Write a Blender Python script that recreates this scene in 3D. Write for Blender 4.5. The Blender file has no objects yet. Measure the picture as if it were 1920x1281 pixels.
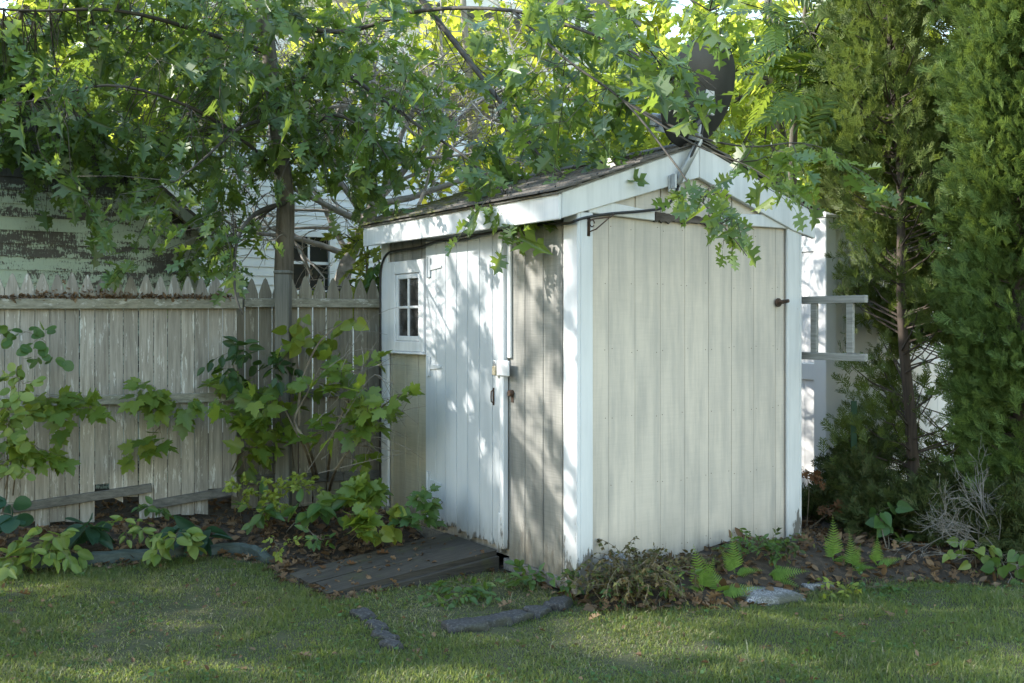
import bpy, math, random
import numpy as np
from mathutils import Vector, Matrix, noise as mnoise

rng = np.random.default_rng(7)
random.seed(7)
scn = bpy.context.scene
col = scn.collection
R = math.radians

# ------------------------------------------------------------------ frame of reference
F = 2000.0            # focal length in photo pixels (1920 wide)
CAMZ = 1.5
HOR = 605.0
def at(px, py, Y):
    return Vector(((px - 960) / F * Y, Y, CAMZ - (py - HOR) / F * Y))
TH = R(32.9)
U = Vector((math.cos(TH), math.sin(TH), 0))
V = Vector((-math.sin(TH), math.cos(TH), 0))
P0 = Vector((0.394, 6.3, 0))
SUN_EL = R(31)
_h = (V * .62 - U * .785).normalized()
SUN = Vector((_h.x * math.cos(SUN_EL), _h.y * math.cos(SUN_EL), math.sin(SUN_EL)))

# ------------------------------------------------------------------ ground height
_bx = [-9, -3.31, -1.99, -1.64, -1.47, -1.05, -0.07, 0.43, 0.45, 1.26, 2.09, 3.19, 9]
_by = [6.6, 6.89, 7.36, 7.15, 6.75, 6.25, 6.90, 6.10, 5.97, 6.02, 6.55, 6.65, 6.8]
def yb(x):
    return np.interp(x, _bx, _by)
def sstep(a, b, x):
    t = np.clip((x - a) / (b - a), 0, 1)
    return t * t * (3 - 2 * t)
def gz(x, y):
    x = np.asarray(x, float); y = np.asarray(y, float)
    d = y - yb(x)
    rise = sstep(0, 0.45, d)
    mid = sstep(-1.7, -1.45, x) * (1 - sstep(0.40, 0.62, x)) * (1 - sstep(7.6, 8.4, y))
    z = -0.12 + 0.125 * rise * (1 - mid)
    # mound against the gable wall
    lx = (x - P0.x) * U.x + (y - P0.y) * U.y
    ly = (x - P0.x) * V.x + (y - P0.y) * V.y
    z += 0.07 * np.exp(-((lx - 1.25) / 0.45) ** 2) * np.exp(-(ly / 0.35) ** 2) * (lx > -0.2)
    z += 0.012 * np.sin(x * 3.1 + 1.3) * np.cos(y * 2.7) + 0.008 * np.sin(x * 7.3 + y * 5.1)
    return z
def gp(x, y, dz=0.0):
    return Vector((x, y, float(gz(x, y)) + dz))
def onground(px, py):
    """point where a pixel's ray meets the ground"""
    Y = 6.5
    for _ in range(30):
        x = (px - 960) / F * Y
        z = float(gz(x, Y))
        Y = 0.5 * Y + 0.5 * (CAMZ - z) * F / max(py - HOR, 5)
    x = (px - 960) / F * Y
    return Vector((x, Y, float(gz(x, Y))))

# ------------------------------------------------------------------ tags
def tag(o, label=None, cat=None, group=None, kind=None):
    if label: o['label'] = label
    if cat: o['category'] = cat
    if group: o['group'] = group
    if kind: o['kind'] = kind
    return o
def thing(name, label, cat, loc=(0, 0, 0), rz=0.0, group=None):
    o = bpy.data.objects.new(name, None)
    col.objects.link(o)
    o.location = loc
    o.rotation_euler = (0, 0, rz)
    o.empty_display_size = 0.1
    return tag(o, label, cat, group)
def link(name, me, mat, parent=None, smooth=False, bevel=0.0):
    me.materials.append(mat)
    o = bpy.data.objects.new(name, me)
    col.objects.link(o)
    if parent is not None:
        o.parent = parent
    if smooth:
        me.polygons.foreach_set('use_smooth', [True] * len(me.polygons))
    if bevel:
        m = o.modifiers.new('bevel', 'BEVEL')
        m.width = bevel; m.segments = 1; m.limit_method = 'ANGLE'; m.angle_limit = R(40)
    return o

# ------------------------------------------------------------------ mesh builder
class MB:
    def __init__(s):
        s.v = []; s.f = []
    def add(s, vs, fs):
        b = len(s.v)
        s.v += [tuple(p) for p in vs]
        s.f += [tuple(i + b for i in f) for f in fs]
        return s
    def box(s, x0, x1, y0, y1, z0, z1):
        return s.add([(x0, y0, z0), (x1, y0, z0), (x1, y1, z0), (x0, y1, z0),
                      (x0, y0, z1), (x1, y0, z1), (x1, y1, z1), (x0, y1, z1)],
                     [(0, 3, 2, 1), (4, 5, 6, 7), (0, 1, 5, 4), (1, 2, 6, 5), (2, 3, 7, 6), (3, 0, 4, 7)])
    def prism(s, pts, vec):
        n = len(pts); vec = Vector(vec)
        a = [Vector(p) for p in pts]
        nrm = Vector((0, 0, 0))
        for i in range(n):
            nrm += a[i].cross(a[(i + 1) % n])
        if nrm.dot(vec) > 0:
            a = a[::-1]
        vs = a + [p + vec for p in a]
        fs = [tuple(range(n)), tuple(range(2 * n - 1, n - 1, -1))]
        fs += [(i, i + n, (i + 1) % n + n, (i + 1) % n) for i in range(n)]
        return s.add(vs, fs)
    def bar(s, a, b, w, h, up=(0, 0, 1)):
        a = Vector(a); b = Vector(b); d = (b - a).normalized()
        up = Vector(up)
        x = d.cross(up).normalized(); z = x.cross(d).normalized()
        q = [a + x * (w / 2) + z * (h / 2), a - x * (w / 2) + z * (h / 2), a - x * (w / 2) - z * (h / 2), a + x * (w / 2) - z * (h / 2)]
        return s.prism(q, b - a)
    def tube(s, path, radii, n=6, cap=True):
        path = [Vector(p) for p in path]
        if not isinstance(radii, (list, tuple)):
            radii = [radii] * len(path)
        b = len(s.v)
        ref = None
        for i, p in enumerate(path):
            d = (path[min(i + 1, len(path) - 1)] - path[max(i - 1, 0)])
            if d.length < 1e-9: d = Vector((0, 0, 1))
            d.normalize()
            if ref is None:
                ref = d.orthogonal().normalized()
            x = (ref - d * ref.dot(d))
            if x.length < 1e-6: x = d.orthogonal()
            x.normalize(); y = d.cross(x); ref = x
            for k in range(n):
                t = 2 * math.pi * k / n
                s.v.append(tuple(p + (x * math.cos(t) + y * math.sin(t)) * radii[i]))
        for i in range(len(path) - 1):
            for k in range(n):
                s.f.append((b + i * n + k, b + i * n + (k + 1) % n, b + (i + 1) * n + (k + 1) % n, b + (i + 1) * n + k))
        if cap:
            s.f.append(tuple(b + k for k in range(n - 1, -1, -1)))
            e = b + (len(path) - 1) * n
            s.f.append(tuple(e + k for k in range(n)))
        return s
    def lathe(s, prof, origin, axis, n=24):
        axis = Vector(axis).normalized(); x = axis.orthogonal().normalized(); y = axis.cross(x)
        o = Vector(origin); b = len(s.v)
        for r, h in prof:
            for k in range(n):
                t = 2 * math.pi * k / n
                s.v.append(tuple(o + axis * h + (x * math.cos(t) + y * math.sin(t)) * r))
        for i in range(len(prof) - 1):
            for k in range(n):
                s.f.append((b + i * n + k, b + i * n + (k + 1) % n, b + (i + 1) * n + (k + 1) % n, b + (i + 1) * n + k))
        return s
    def build(s, name, mat, parent=None, smooth=False, bevel=0.0, world=True):
        """world: vertices are world coordinates and the parent is unrotated"""
        off = Vector((0, 0, 0))
        if parent is not None and world:
            off = Vector(parent.location)
        me = bpy.data.meshes.new(name)
        me.from_pydata([tuple(Vector(p) - off) for p in s.v], [], s.f)
        me.update()
        return link(name, me, mat, parent, smooth, bevel)

def np_mesh(name, verts, sizes, loops, mat, parent=None, off=True, smooth=False):
    me = bpy.data.meshes.new(name)
    v = np.asarray(verts, np.float32)
    if parent is not None and off:
        v = v - np.array(parent.location, np.float32)
    me.vertices.add(len(v)); me.vertices.foreach_set('co', np.ascontiguousarray(v, np.float32).ravel())
    me.loops.add(len(loops)); me.loops.foreach_set('vertex_index', np.asarray(loops, np.int32))
    me.polygons.add(len(sizes))
    st = np.concatenate(([0], np.cumsum(sizes)[:-1])).astype(np.int32)
    me.polygons.foreach_set('loop_start', st)
    me.update(calc_edges=True)
    return link(name, me, mat, parent, smooth)

# ------------------------------------------------------------------ leaf templates: (verts, list of faces); y = length, z = normal
def half_leaf(pts, fold=0.18, droop=0.25, petiole=0.0):
    """pts: outline of the right half from base to tip, (x, y)"""
    vs = []; fs = []
    def put(x, y):
        vs.append((x, y, abs(x) * fold - droop * y * y * 0.5)); return len(vs) - 1
    n = len(pts)
    r = [put(x, y) for x, y in pts]
    l = [r[0]] + [put(-x, y) for x, y in pts[1:-1]] + [r[-1]]
    fs.append(tuple(r)); fs.append(tuple(l[::-1]))
    if petiole:
        y0 = pts[0][1]
        a = put(0.012, y0); b = put(-0.012, y0); c = put(-0.012, y0 - petiole); d = put(0.012, y0 - petiole)
        fs.append((a, b, c, d))
        for i in (c, d):
            vs[i] = (vs[i][0], vs[i][1], 0.03)
    vs = np.array(vs, float)
    if petiole:
        vs[:, 1] += petiole - pts[0][1]
    return vs, fs
OAK = half_leaf([(0, .02), (.05, .14), (.27, .09), (.21, .18), (.30, .25), (.09, .31), (.08, .39), (.31, .37), (.45, .47), (.30, .51), (.38, .63),
                 (.12, .60), (.09, .68), (.22, .70), (.32, .84), (.15, .82), (.07, .87), (0, 1.0)], fold=.22, droop=.35, petiole=.22)
def jitter_t(t, seed, amt, droop, fold):
    r = np.random.default_rng(seed); v = t[0].copy()
    v[:, 0] = v[:, 0] * (1 + r.normal() * .08) + r.normal(size=len(v)) * amt * (np.abs(v[:, 0]) > .06)
    v[:, 1] += r.normal(size=len(v)) * amt * (np.abs(v[:, 0]) > .06)
    v[:, 0] += .10 * r.normal() * v[:, 1] ** 2
    v[:, 2] = np.abs(v[:, 0]) * fold - droop * v[:, 1] ** 2 * .5 + np.sin(v[:, 1] * 9 + seed) * .02
    return v, t[1]
OAKS = [OAK, jitter_t(OAK, 1, .022, .6, .35), jitter_t(OAK, 2, .025, .1, .1), jitter_t(OAK, 3, .022, .9, .5)]
OAK_LO = half_leaf([(0, 0), (.28, .10), (.10, .32), (.44, .46), (.36, .62), (.10, .66), (.28, .84), (0, 1.0)], fold=.2, droop=.3)
MAPLE = half_leaf([(0, 0), (.18, -.10), (.30, -.03), (.42, .08), (.33, .14), (.55, .30), (.46, .36), (.52, .54), (.34, .50), (.20, .48), (.24, .66), (.13, .74), (.10, .84), (0, 1.0)],
                  fold=.12, droop=.35, petiole=.3)
MAPLE_LO = half_leaf([(0, 0), (.32, -.03), (.28, .15), (.54, .42), (.22, .45), (.20, .72), (0, 1.0)], fold=.15, droop=.3)
OVAL = half_leaf([(0, 0), (.16, .10), (.27, .30), (.28, .50), (.20, .74), (.08, .92), (0, 1.0)], fold=.25, droop=.5, petiole=.12)
ROUND = half_leaf([(0, 0), (.26, .06), (.44, .30), (.46, .55), (.34, .82), (.14, .97), (0, 1.0)], fold=.10, droop=.3, petiole=.15)
HEART = half_leaf([(0, .05), (.20, -.06), (.40, .08), (.46, .32), (.34, .60), (.14, .85), (0, 1.0)], fold=.15, droop=.4, petiole=.25)
TINY = half_leaf([(0, 0), (.24, .25), (.24, .6), (0, 1.0)], fold=.2, droop=.2)

def merge_t(parts):
    vs = []; fs = []; b = 0
    for v, f in parts:
        vs.append(v); fs += [tuple(i + b for i in q) for q in f]; b += len(v)
    return np.concatenate(vs), fs
def place_t(t, pos, ang, sc, roll=0.0):
    v, f = t
    c, s = math.cos(ang), math.sin(ang)
    w = v * sc
    x = w[:, 0] * c + w[:, 1] * s; y = -w[:, 0] * s + w[:, 1] * c
    return np.stack([x + pos[0], y + pos[1], w[:, 2] + pos[2]], 1), f
def compound_template():
    lf = half_leaf([(0, 0), (.13, .12), (.16, .35), (.10, .7), (0, 1)], fold=.25, droop=.4)
    parts = []
    rach = (np.array([(.008, 0, 0), (-.008, 0, 0), (-.004, .5, -.03), (.004, .5, -.03), (-.003, .95, -.2), (.003, .95, -.2)]), [(0, 1, 2, 3), (3, 2, 4, 5)])
    parts.append(rach)
    for i in range(9):
        y = .14 + i * .092
        z = -.22 * y * y
        sc = .30 * (1 - .35 * abs(i - 4) / 4)
        for sgn in (-1, 1):
            parts.append(place_t(lf, (0, y, z), sgn * R(62 - i * 2.5), sc))
    parts.append(place_t(lf, (0, .95, -.2), 0, .22))
    return merge_t(parts)
COMPOUND = compound_template()
def fern_template():
    parts = [(np.array([(.007, 0, 0), (-.007, 0, 0), (-.002, .97, -.25), (.002, .97, -.25), (-.005, .5, -.05), (.005, .5, -.05)]), [(0, 1, 4, 5), (5, 4, 2, 3)])]
    pin = half_leaf([(0, 0), (.15, .05), (.09, .14), (.15, .22), (.085, .31), (.13, .40), (.07, .49), (.10, .57), (.05, .66), (.07, .74), (0, 1)], fold=.1, droop=.3)
    for i in range(15):
        y = .16 + i * .054
        L = .27 * (1 - (i / 15.5) ** 1.1) * (0.8 if i == 0 else 1.0)
        for sgn in (-1, 1):
            parts.append(place_t(pin, (0, y, -.25 * y * y), sgn * R(75 - i), L))
    return merge_t(parts)
FERN = fern_template()
def spray_template(seed, nb=6, w=.045, gap=.8):
    r = random.Random(seed); parts = []
    def blade(p, ang, L, wd):
        v = np.array([(-wd * .35, 0, 0), (wd * .35, 0, 0), (wd * .5, L * .55, 0), (0, L, 0), (-wd * .5, L * .55, 0)])
        parts.append(place_t((v, [(0, 1, 2, 3, 4)]), p, ang, 1.0))
    blade((0, 0, 0), 0, 1.0, w)
    for i in range(nb):
        y = .12 + i * (gap / nb)
        for sgn in (-1, 1):
            L = (.50 - .35 * i / nb) * r.uniform(.75, 1.15)
            a = sgn * R(r.uniform(32, 50))
            z = r.uniform(-.06, .06)
            blade((0, y, z), a, L, w * .9)
            for j in (.35, .65):
                q = (math.sin(a) * L * j, y + math.cos(a) * L * j, z)
                blade(q, a + sgn * R(r.choice((-38, 38))), L * .42, w * .8)
    return merge_t(parts)
def fan_template(seed):
    r = random.Random(seed); parts = []
    def blade(p, ang, L, wd, z):
        v = np.array([(-wd * .3, 0, 0), (wd * .3, 0, 0), (wd * .55, L * .5, z), (wd * .3, L * .85, z), (0, L, z * 1.4), (-wd * .3, L * .85, z), (-wd * .55, L * .5, z)])
        parts.append(place_t((v, [tuple(range(7))]), p, ang, 1.0))
    blade((0, 0, 0), 0, 1.0, .045, 0)
    for i in range(6):
        y = .08 + i * .13
        for sgn in (-1, 1):
            L = (.50 - .30 * i / 6) * r.uniform(.75, 1.2); a = sgn * R(r.uniform(24, 40))
            blade((0, y, 0), a, L, .046, r.uniform(-.08, .08))
            q = (math.sin(a) * L * .45, y + math.cos(a) * L * .45, 0)
            blade(q, a + sgn * R(r.choice((-34, 30))), L * .55, .042, r.uniform(-.06, .06))
    return merge_t(parts)
SPRAYS = [fan_template(k) for k in range(3)]

def norm(a):
    return a / np.maximum(np.linalg.norm(a, axis=1, keepdims=True), 1e-9)
def leaf_cloud(name, tpl, pos, tip, nrm, sc, mat, parent=None, aspect=None):
    if isinstance(tpl, list):
        pos = np.asarray(pos, float); n = len(pos); sc = np.broadcast_to(np.asarray(sc, float), (n,)); asp = np.ones(n) if aspect is None else aspect
        vs = []; szs = []; lps = []; bs = 0
        for j, (v, f) in enumerate(tpl):
            q = slice(j, None, len(tpl)); p_ = pos[q]; m_ = len(p_)
            if not m_: continue
            y = norm(np.asarray(tip, float)[q]); x = norm(np.cross(y, np.asarray(nrm, float)[q])); z = np.cross(x, y)
            cu = rng.uniform(.2, 2.2, m_)
            vv = (v[None, :, 0, None] * x[:, None] * asp[q][:, None, None] + v[None, :, 1, None] * y[:, None] + v[None, :, 2, None] * cu[:, None, None] * z[:, None]) * sc[q][:, None, None] + p_[:, None]
            l = np.concatenate([np.array(g) for g in f])
            lps.append((l[None] + (np.arange(m_) * len(v))[:, None]).ravel() + bs); szs.append(np.tile(np.array([len(g) for g in f]), m_)); vs.append(vv.reshape(-1, 3)); bs += m_ * len(v)
        return np_mesh(name, np.concatenate(vs), np.concatenate(szs), np.concatenate(lps), mat, parent)
    v, f = tpl
    pos = np.asarray(pos, float); n = len(pos)
    y = norm(np.asarray(tip, float)); x = norm(np.cross(y, np.asarray(nrm, float))); z = np.cross(x, y)
    sc = np.broadcast_to(np.asarray(sc, float), (n,))
    a = np.ones(n) if aspect is None else aspect
    # every leaf gets its own curl
    curl = rng.uniform(.3, 1.9, n)
    vv = (v[None, :, 0, None] * x[:, None] * a[:, None, None] + v[None, :, 1, None] * y[:, None] + v[None, :, 2, None] * curl[:, None, None] * z[:, None]) * sc[:, None, None] + pos[:, None]
    nv = len(v)
    lp = np.concatenate([np.array(q) for q in f]); sz = np.array([len(q) for q in f])
    loops = (lp[None] + (np.arange(n) * nv)[:, None]).ravel()
    return np_mesh(name, vv.reshape(-1, 3), np.tile(sz, n), loops, mat, parent)

def rnd_unit(n):
    return norm(rng.normal(size=(n, 3)))

def clump_twigs(clumps, per=1.0, outward=None, droop=.25, length=(.25, .5), flat=.55):
    """clumps: (centre, (rx, ry, rz), n) -> arrays of twig start, direction, length"""
    P = []; D = []; L = []
    for c, r, n in clumps:
        n = max(1, int(n * per))
        q = rnd_unit(n) * (rng.random(n) ** .45)[:, None]
        p = np.array(c) + q * np.array(r)
        d = q * np.array([1, 1, .6]) + rnd_unit(n) * .7
        if outward is not None:
            d += norm(p - np.array(outward)) * .7
        d[:, 2] = d[:, 2] * flat - droop
        P.append(p); D.append(norm(d)); L.append(rng.uniform(length[0], length[1], n))
    return np.concatenate(P), np.concatenate(D), np.concatenate(L)
def twig_leaves(P, D, L, per, size, jitter=.5, droop=.35, up=1.0):
    n = len(P); k = per
    t = (np.tile(np.linspace(.15, 1, k), (n, 1)) + rng.uniform(-.05, .05, (n, k)))
    pos = P[:, None] + D[:, None] * (L[:, None] * t)[..., None]
    pos[..., 2] -= .25 * L[:, None] * t ** 2
    side = np.cross(D, np.array([0, 0, 1.0])); side = norm(side)
    sg = np.where(np.arange(k) % 2 == 0, 1, -1)
    tip = D[:, None] * (.45 + .6 * t[..., None]) + side[:, None] * (sg[None, :] * (1.05 - .6 * t))[..., None] + rng.normal(size=(n, k, 3)) * jitter
    tip[..., 2] -= droop
    nr = np.zeros((n, k, 3)); nr[..., 2] = up
    nr += rng.normal(size=(n, k, 3)) * .55
    sc = rng.uniform(size[0], size[1], (n, k))
    return pos.reshape(-1, 3), tip.reshape(-1, 3), nr.reshape(-1, 3), sc.ravel()
def twig_tubes(mb, P, D, L, limbs, r=.004, limb_r=.008, n=3, connect=True):
    """thin stems along twigs, and branchlets joining each twig to its nearest limb point"""
    pts = None
    if connect and limbs:
        pp = []
        for path in limbs:
            for a, b in zip(path[:-1], path[1:]):
                for t in np.linspace(0, 1, 8):
                    pp.append(Vector(a).lerp(Vector(b), t))
        pts = np.array([tuple(p) for p in pp])
    for p, d, l in zip(P, D, L):
        p = Vector(p); d = Vector(d)
        path = [p, p + d * l * .5 - Vector((0, 0, .06 * l)), p + d * l - Vector((0, 0, .25 * l))]
        mb.tube(path, [r, r * .8, r * .5], n, False)
        if pts is not None:
            k = int(np.argmin(((pts - np.array(p)) ** 2 * np.array([1, 1, 1.3])).sum(1)))
            q = Vector(pts[k])
            m = q.lerp(p, .5) + Vector(rng.normal(size=3) * .08 * (p - q).length)
            mb.tube([q, m, p], [limb_r, limb_r * .75, r], n, False)

# ------------------------------------------------------------------ materials
class NT:
    def __init__(s, name):
        s.m = bpy.data.materials.new(name); s.m.use_nodes = True
        s.t = s.m.node_tree; s.t.nodes.clear()
        s.out = s.t.nodes.new('ShaderNodeOutputMaterial')
    def n(s, typ, props=None, **ins):
        nd = s.t.nodes.new('ShaderNode' + typ)
        for k, v in (props or {}).items(): setattr(nd, k, v)
        for k, v in ins.items():
            key = int(k[1:]) if k[0] == 'i' and k[1:].isdigit() else k.replace('_', ' ')
            sock = nd.inputs[key]
            if isinstance(v, bpy.types.NodeSocket): s.t.links.new(v, sock)
            elif isinstance(v, bpy.types.Node): s.t.links.new(v.outputs[0], sock)
            else: sock.default_value = v
        return nd
    def ramp(s, fac, stops, interp='LINEAR'):
        nd = s.t.nodes.new('ShaderNodeValToRGB'); s.t.links.new(fac, nd.inputs[0])
        e = nd.color_ramp.elements; nd.color_ramp.interpolation = interp
        while len(e) < len(stops): e.new(.5)
        for el, (p, c) in zip(e, stops):
            el.position = p; el.color = (c[0], c[1], c[2], 1) if isinstance(c, (tuple, list)) else (c, c, c, 1)
        return nd.outputs[0]
    def coord(s, scale=(1, 1, 1), src='Object', loc=(0, 0, 0), rot=(0, 0, 0)):
        tc = s.t.nodes.new('ShaderNodeTexCoord')
        mp = s.n('Mapping', Vector=tc.outputs[src]); mp.inputs['Scale'].default_value = scale
        mp.inputs['Location'].default_value = loc; mp.inputs['Rotation'].default_value = rot
        return mp.outputs[0]
    def noise(s, scale, vec=None, detail=4, rough=.6, **kw):
        nd = s.n('TexNoise', None, Scale=scale, Detail=detail, Roughness=rough, **kw)
        if vec is not None: s.t.links.new(vec, nd.inputs['Vector'])
        return nd.outputs[0]
    def mix(s, fac, a, b, mode='MIX'):
        nd = s.t.nodes.new('ShaderNodeMix'); nd.data_type = 'RGBA'; nd.blend_type = mode
        for k, v in ((0, fac), (6, a), (7, b)):
            if isinstance(v, bpy.types.NodeSocket): s.t.links.new(v, nd.inputs[k])
            else: nd.inputs[k].default_value = v if k == 0 else (*v, 1) if len(v) == 3 else v
        return nd.outputs[2]
    def math(s, op, a, b=0.0, clamp=False):
        nd = s.t.nodes.new('ShaderNodeMath'); nd.operation = op; nd.use_clamp = clamp
        for k, v in ((0, a), (1, b)):
            if isinstance(v, bpy.types.NodeSocket): s.t.links.new(v, nd.inputs[k])
            else: nd.inputs[k].default_value = v
        return nd.outputs[0]
    def sepz(s, vec, i=2):
        return s.n('SeparateXYZ', Vector=vec).outputs[i]
    def pbr(s, color, rough=.6, bump=None, bstr=.3, bdist=.005, **kw):
        p = s.n('BsdfPrincipled', None, Roughness=rough, **kw)
        if isinstance(color, bpy.types.NodeSocket): s.t.links.new(color, p.inputs['Base Color'])
        else: p.inputs['Base Color'].default_value = (*color, 1)
        if bump is not None:
            b = s.n('Bump', None, Height=bump, Strength=bstr, Distance=bdist)
            s.t.links.new(b.outputs[0], p.inputs['Normal'])
        return p
    def done(s, sh):
        s.t.links.new(sh.outputs[0], s.out.inputs[0]); return s.m

def leaf_mat(name, cols, trans, tmix=.4, rough=.42, spec=.5, var=.35):
    m = NT(name)
    g = m.n('NewGeometry')
    rnd = g.outputs['Random Per Island']
    k = len(cols)
    c = m.ramp(rnd, [(i / (k - 1), cc) for i, cc in enumerate(cols)])
    w = m.noise(1.3, m.coord(), 2)
    c = m.mix(m.math('MULTIPLY', m.math('SUBTRACT', w, .35, True), var * 2), c, tuple(x * .45 for x in cols[0]))
    v = m.noise(60, m.coord(), 2)
    c = m.mix(m.math('MULTIPLY', v, .3), c, tuple(min(1, x * 1.6) for x in cols[-1]))
    p = m.pbr(c, rough); p.inputs['Specular IOR Level'].default_value = spec
    t = m.n('BsdfTranslucent')
    tc = m.ramp(rnd, [(0, tuple(x * .7 for x in trans)), (1, trans)])
    m.t.links.new(tc, t.inputs[0])
    mx = m.n('MixShader', None, i0=tmix, i1=p, i2=t)
    return m.done(mx)

def paint_mat(name, base, stain, wood, stain_amt=.5, peel=.35, peel_low=.35, low_h=.5, rough=.55, saw=0.0, streak=(14, 14, 1.2), loc=(0, 0, 0), base_z=0.0, var=.0):
    """weathered paint over grey wood; more peeling close to the ground"""
    m = NT(name)
    big = m.noise(1.0, m.coord(streak, loc=loc), 5, .65)
    c = m.mix(m.ramp(big, [(.42, 0), (.72, stain_amt)]), base, stain)
    blot = m.noise(2.2, m.coord((1, 1, .6), loc=loc), 4)
    c = m.mix(m.ramp(blot, [(.45, 0), (.75, stain_amt * .7)]), c, stain)
    if var:
        rnd = m.n('NewGeometry').outputs['Random Per Island']
        c = m.mix(m.math('MULTIPLY', rnd, var), c, stain)
    if saw:
        sw = m.noise(1.0, m.coord((5, 5, 130)), 3, .7)
        c = m.mix(m.ramp(sw, [(.4, 0), (.7, saw)]), c, tuple(x * .5 for x in stain))
    z = m.sepz(m.coord(), 2)
    low = m.math('SUBTRACT', 1.0, m.math('DIVIDE', m.math('SUBTRACT', z, base_z), low_h), True)
    low = m.math('MULTIPLY', m.math('POWER', low, 1.6), peel_low)
    fl = m.noise(9, m.coord((2.2, 2.2, .55), loc=loc), 7, .72)
    pk = m.math('ADD', fl, low)
    mask = m.ramp(pk, [(1 - peel - .02, 0), (1 - peel + .02, 1)])
    wn = m.noise(1.0, m.coord((70, 70, 3)), 4)
    wc = m.mix(wn, tuple(x * .45 for x in wood), wood)
    c = m.mix(mask, c, wc)
    dz = m.math('SUBTRACT', 1.0, m.math('DIVIDE', m.math('SUBTRACT', z, base_z), .38), True)
    dn_ = m.noise(6, m.coord((1.5, 1.5, .5), loc=loc), 6, .7)
    c = m.mix(m.math('MULTIPLY', m.math('MULTIPLY', dz, dz), m.ramp(dn_, [(.3, .25), (.7, .95)])), c, (.13, .115, .085))
    hb = m.math('SUBTRACT', m.math('MULTIPLY', m.noise(1.0, m.coord((60, 60, 4)), 4), .4), m.math('MULTIPLY', mask, .6))
    return m.done(m.pbr(c, rough, hb, .35, .004))

def wood_mat(name, dark, light, streak=(40, 40, 2), moss=None, moss_amt=0.0, rough=.8, paint=None, paint_amt=.0, var=.35, rot=(0, 0, 0), src='Object'):
    m = NT(name)
    g = m.noise(1.0, m.coord(streak, src, rot=rot), 6, .7)
    c = m.mix(m.ramp(g, [(.3, 0), (.7, 1)]), dark, light)
    if paint:
        fl = m.noise(1.0, m.coord(tuple(x * .6 + 3 for x in streak), src, rot=rot), 8, .75)
        c = m.mix(m.ramp(fl, [(.60 - paint_amt, 0), (.64 - paint_amt, 1)]), c, paint)
    rnd = m.n('NewGeometry').outputs['Random Per Island']
    c = m.mix(m.math('MULTIPLY', rnd, var), c, tuple(x * .5 for x in dark))
    if moss:
        mn = m.noise(5, m.coord((1, 1, 1), src), 6, .7)
        c = m.mix(m.ramp(mn, [(.6 - moss_amt, 0), (.75 - moss_amt, .85)]), c, moss)
    return m.done(m.pbr(c, rough, g, .5, .004))

def simple_mat(name, a, b, scale=8, rough=.6, metallic=0.0, bstr=.2, detail=5):
    m = NT(name)
    n = m.noise(scale, m.coord(), detail, .65)
    c = m.mix(m.ramp(n, [(.35, 0), (.7, 1)]), a, b)
    return m.done(m.pbr(c, rough, n, bstr, .004, Metallic=metallic))

M = {}
WOODGREY = (.20, .19, .18)
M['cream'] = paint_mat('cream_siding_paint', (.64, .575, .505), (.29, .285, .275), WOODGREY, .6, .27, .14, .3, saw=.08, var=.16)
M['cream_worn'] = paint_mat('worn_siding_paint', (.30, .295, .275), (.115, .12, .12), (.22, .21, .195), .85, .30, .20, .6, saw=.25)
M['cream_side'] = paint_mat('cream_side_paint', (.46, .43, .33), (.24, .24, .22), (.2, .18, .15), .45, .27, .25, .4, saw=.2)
M['white'] = paint_mat('white_trim_paint', (.68, .69, .71), (.42, .44, .46), (.20, .19, .18), .55, .29, .28, .5)
M['white_low'] = paint_mat('peeling_white_paint', (.66, .68, .71), (.40, .43, .47), (.20, .19, .18), .4, .27, .30, .55)
M['door'] = paint_mat('blue_white_door_paint', (.50, .53, .56), (.34, .38, .42), (.17, .16, .15), .45, .22, .33, .30, streak=(10, 10, .8))
M['rotten'] = wood_mat('rotten_wood', (.03, .025, .02), (.17, .14, .12), (6, 6, 30), paint=(.5, .5, .46), paint_amt=.0)
M['beam'] = wood_mat('old_beam', (.07, .065, .055), (.26, .25, .23), (3, 60, 60), var=.2)
M['ramp'] = wood_mat('dark_plank', (.022, .019, .015), (.12, .105, .085), (4, 80, 80), moss=(.055, .06, .02), moss_amt=.07, var=.5)
M['fence'] = wood_mat('weathered_picket', (.17, .155, .13), (.42, .395, .35), (50, 50, 2.6), paint=(.54, .53, .50), paint_amt=.03, var=.45, moss=(.12, .12, .06), moss_amt=-.05)
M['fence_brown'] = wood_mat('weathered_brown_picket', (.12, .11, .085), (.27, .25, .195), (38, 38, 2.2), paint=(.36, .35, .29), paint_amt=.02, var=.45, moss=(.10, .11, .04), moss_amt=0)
M['rail'] = wood_mat('mossy_rail', (.13, .125, .09), (.34, .33, .27), (2, 40, 40), paint=(.45, .45, .41), paint_amt=.04, var=.2, moss=(.14, .13, .05), moss_amt=.0)
M['brokenrail'] = wood_mat('grey_broken_rail', (.06, .06, .055), (.19, .185, .17), (2, 40, 40), var=.2)
M['post'] = wood_mat('grey_post', (.075, .075, .065), (.19, .19, .17), (40, 40, 1.5), var=.1, moss=(.08, .09, .04), moss_amt=-.03)
M['mint'] = None
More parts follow.
